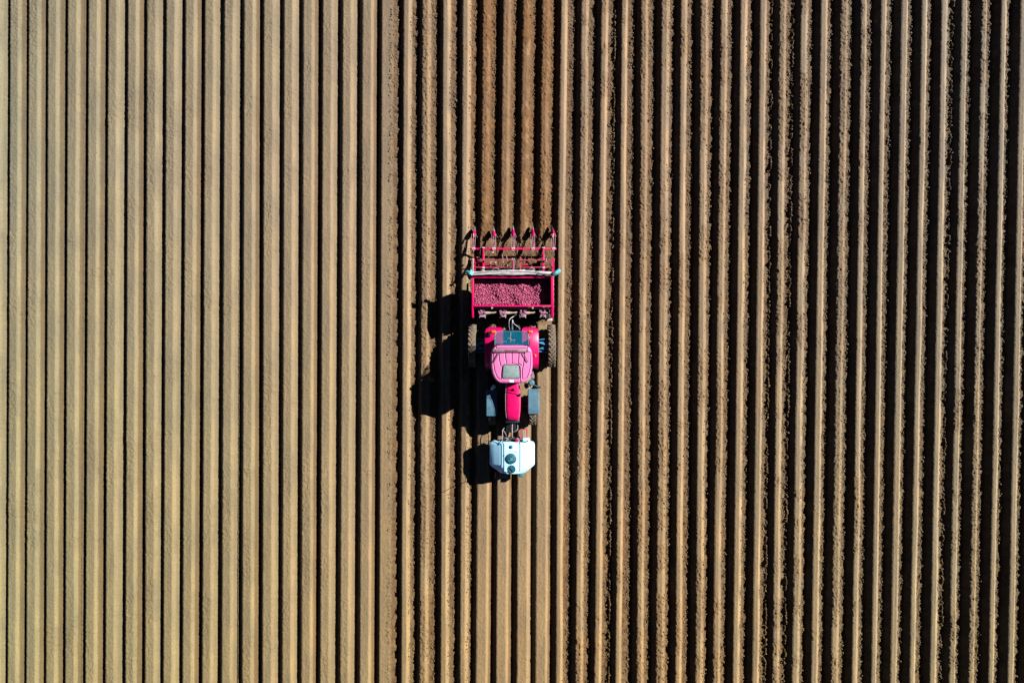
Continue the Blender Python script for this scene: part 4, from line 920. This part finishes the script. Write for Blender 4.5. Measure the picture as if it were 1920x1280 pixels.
# flat shaping board trailing over the worked soil
# ridging bodies: clamp on the bar, twin rods, leg, share with two wings
bodies = [(380, 0.35, False, 190), (685, 0, True, 205), (975, 0, True, 165), (1272, 0, True, 163), (1580, -0.3, False, 160)]
for u, tilt, white, vt in bodies:
    x = P(*Z4(u, 0), 0.66)[0]; x2 = P(*Z4(u, 0), 0.45)[0]
    e = empty('ridging_body', (x, yT, 0.6)); e.parent = N_; e.matrix_parent_inverse = Matrix.Translation(-N_.location)
    def fx(o):
        o.parent = e; o.matrix_parent_inverse = Matrix.Translation(-Vector((x, yT, 0.6))); return o
    m = MB(); m.box((x-0.065, yT-0.045, zt-0.09), (x+0.065, yT+0.05, zt+0.03), 0.015); m.tube([(x, yT-0.03, zt-0.02), (x, yT-0.09, zt+0.02)], 0.02, 8)
    for dx in (-0.04, 0.045): m.tube([(x+dx, yT, zt+0.02), (x+dx, yT, zt+0.06)], 0.014, 8)
    fx(m.build('clamp', CLAMP))
    m = MB(); yA = yT+0.04; yB = P(*Z4(0, 310), 0.54)[1]
    for dx in (-0.07, 0.07):
        m.tube([(x+dx*0.8, yA, zt-0.03), (x+dx*0.95, yA+(yB-yA)*0.5, zt-0.02), (x+dx*1.05, yB, 0.56)], 0.009, 8)
    for o_ in split(m, 'parallel_rod', ROD, None): fx(o_)
    fx(MB().tube([(x-0.045, yA+0.12, zt-0.01), (x+0.045, yA+0.12, zt-0.01)], 0.009, 8).build('spacer_bar', ROD))
    m = MB(); m.bar((x-0.01, yA, zt-0.12), (x2, yB-0.02, 0.44), 0.035, 0.07); m.bar((x+0.01, yA+0.02, zt-0.02), (x+0.01, yA+0.22, zt-0.08), 0.05, 0.03)
    fx(m.build('leg', PURP))
    # share: upright keel with swept wings; nose toward +y end tapering
    yS = P(*Z4(0, 325), 0.55)[1]; yE = P(*Z4(0, vt), 0.45)[1]; dxe = tilt*0.10
    ym = yS+(yE-yS)*0.55
    m = MB()
    prof = [(yS-0.02, 0.060, 0.56, 0.42), (yS+0.08, 0.072, 0.62, 0.36), (ym, 0.052, 0.55, 0.28)]
    m.loft([[(x2+dxe*i*0.5-w_, y, z0_), (x2+dxe*i*0.5, y+0.01, z1_), (x2+dxe*i*0.5+w_, y, z0_), (x2+dxe*i*0.5, y, z0_-0.12)] for i, (y, w_, z1_, z0_) in enumerate(prof)])
    sh = fx(m.build('share', MAG))
    m = MB(); w0 = 0.052
    m.loft([[(x2+dxe-w0, ym+0.002, 0.28), (x2+dxe, ym+0.012, 0.552), (x2+dxe+w0, ym+0.002, 0.28), (x2+dxe, ym, 0.16)],
            [(x2+dxe*1.5-0.03, (ym+yE)/2, 0.26), (x2+dxe*1.5, (ym+yE)/2, 0.47), (x2+dxe*1.5+0.03, (ym+yE)/2, 0.26), (x2+dxe*1.5, (ym+yE)/2, 0.16)],
            [(x2+dxe*2-0.006, yE, 0.30), (x2+dxe*2, yE, 0.36), (x2+dxe*2+0.006, yE, 0.30), (x2+dxe*2, yE, 0.26)]])
    fx(m.build('share_tip', mat('polished_tip', (0.30, 0.42, 0.46), 0.3, 0.2) if white else GREYB))
    # mouldboards buried flank to flank in the furrow
    m = MB()
    for sd in (-1, 1):
        m.hull8([(x2+sd*0.02, ym, 0.05), (x2+sd*0.13, yS-0.02, 0.06), (x2+sd*0.15, yS-0.03, 0.20), (x2+sd*0.03, ym, 0.30), (x2+sd*0.02, ym-0.02, 0.05), (x2+sd*0.12, yS-0.04, 0.06), (x2+sd*0.14, yS-0.05, 0.20), (x2+sd*0.03, ym-0.02, 0.30)])
    fx(m.build('mouldboard', DARK))
    if not white: 
        sd = 1 if u < 900 else -1
        m = MB(); m.bar((x+0.0, yB, 0.60), (x+sd*0.02, yB-0.14, 0.66), 0.035, 0.02); fx(m.build('pointer_plate', mat('cream_plate', (0.45, 0.36, 0.30), 0.5)))

# ------------------------------------------------------------------ seed potatoes in the hopper
POT = mat('pink_potato_skin', (0.30, 0.034, 0.11), 0.5, 0, 0.5, 0.12, scale=9.0, dirtcol=(0.45, 0.20, 0.26))
def pot_mesh(seed):
    r = random.Random(seed); bm = bmesh.new(); bmesh.ops.create_icosphere(bm, subdivisions=2, radius=1.0)
    sx, sy, sz = r.uniform(1.15, 1.45), r.uniform(0.85, 1.0), r.uniform(0.8, 0.95)
    ph = r.uniform(0, 6)
    for v_ in bm.verts:
        c = v_.co; k = 1+0.06*math.sin(3*c.x+ph)+0.05*math.sin(4*c.y+ph*2); v_.co = Vector((c.x*sx*k, c.y*sy*k, c.z*sz*k))*0.031
    me_ = bpy.data.meshes.new('potato'); bm.to_mesh(me_); bm.free(); me_.materials.append(POT); me_.shade_smooth(); return me_
PM = [pot_mesh(i) for i in range(6)]
pr = random.Random(5)
hx0_, hx1_ = xl1+0.03, xr0-0.03; hy0_, hy1_ = yb1+0.03, yt0-0.03
def heap(x, y):
    t = (x-hx0_)/(hx1_-hx0_); u = (y-hy0_)/(hy1_-hy0_)
    z = 1.42+0.03*math.sin(t*9+1+2*u)*math.sin(u*4+t*3)+0.012*math.sin(t*31+u*9) - 0.03*max(0, u-0.55)/0.45 - 0.03*max(0, t-0.83)/0.17 + 0.03*math.sin(t*23)
    return z
cand = []
for layer in range(2):
    st = 0.056
    y = hy0_
    j = 0
    while y < hy1_:
        x = hx0_+(j % 2)*st/2
        while x < hx1_:
            px, py_ = x+pr.uniform(-.014, .014), y+pr.uniform(-.012, .012)
            ins = 0.0
            if hy0_+ins < py_ < hy1_-ins: cand.append((px, py_, heap(px, py_)-layer*0.045+pr.uniform(-.018, .018), layer))
            x += st
        y += st*0.87; j += 1
top_ = [c for c in cand if c[3] == 0]; top_.sort(key=lambda c: -(c[2]+0.25*(c[0] < 0.75)-0.02*abs(c[1]-1.5)+pr.uniform(0, 0.05)))
ind, rest = top_[:300], top_[300:]+[c for c in cand if c[3] == 1]
def rot(): return (pr.uniform(0, 6.28), pr.uniform(-.5, .5), pr.uniform(0, 6.28))
for i, (x, y, z, _) in enumerate(ind):
    o = bpy.data.objects.new('seed_potato', PM[i % 6]); COL.objects.link(o); o.location = (x, y, z+0.006); o.rotation_euler = rot()
    k = pr.uniform(0.7, 1.2); o.scale = (k, k, k)
    tag(o, 'sunlit pink seed potato on top of the heap in the hopper', 'potato', 'seed potatoes heaped in the hopper')
m = MB(); bmr = bmesh.new()
from mathutils import Euler
vs = []; fs = []; base_ = 0
tmpl = []
for pm in PM:
    tmpl.append((np.array([v_.co[:] for v_ in pm.vertices]), np.array([p_.vertices[:] for p_ in pm.polygons])))
for i, (x, y, z, _) in enumerate(rest):
    V_, F_ = tmpl[i % 6]; R_ = np.array(Euler(rot()).to_matrix()); k = pr.uniform(0.7, 1.2)
    vs.append(V_@R_.T*k+[x, y, z]); fs.append(F_+base_); base_ += len(V_)
me = np_mesh('seed_potato_heap', np.concatenate(vs).astype(np.float32), np.concatenate(fs).reshape(-1), 3); me.materials.append(POT); me.shade_smooth()
o = bpy.data.objects.new('seed_potato_heap', me); COL.objects.link(o)
tag(o, 'mass of pink seed potatoes filling the planter hopper', 'potatoes', None, 'stuff')
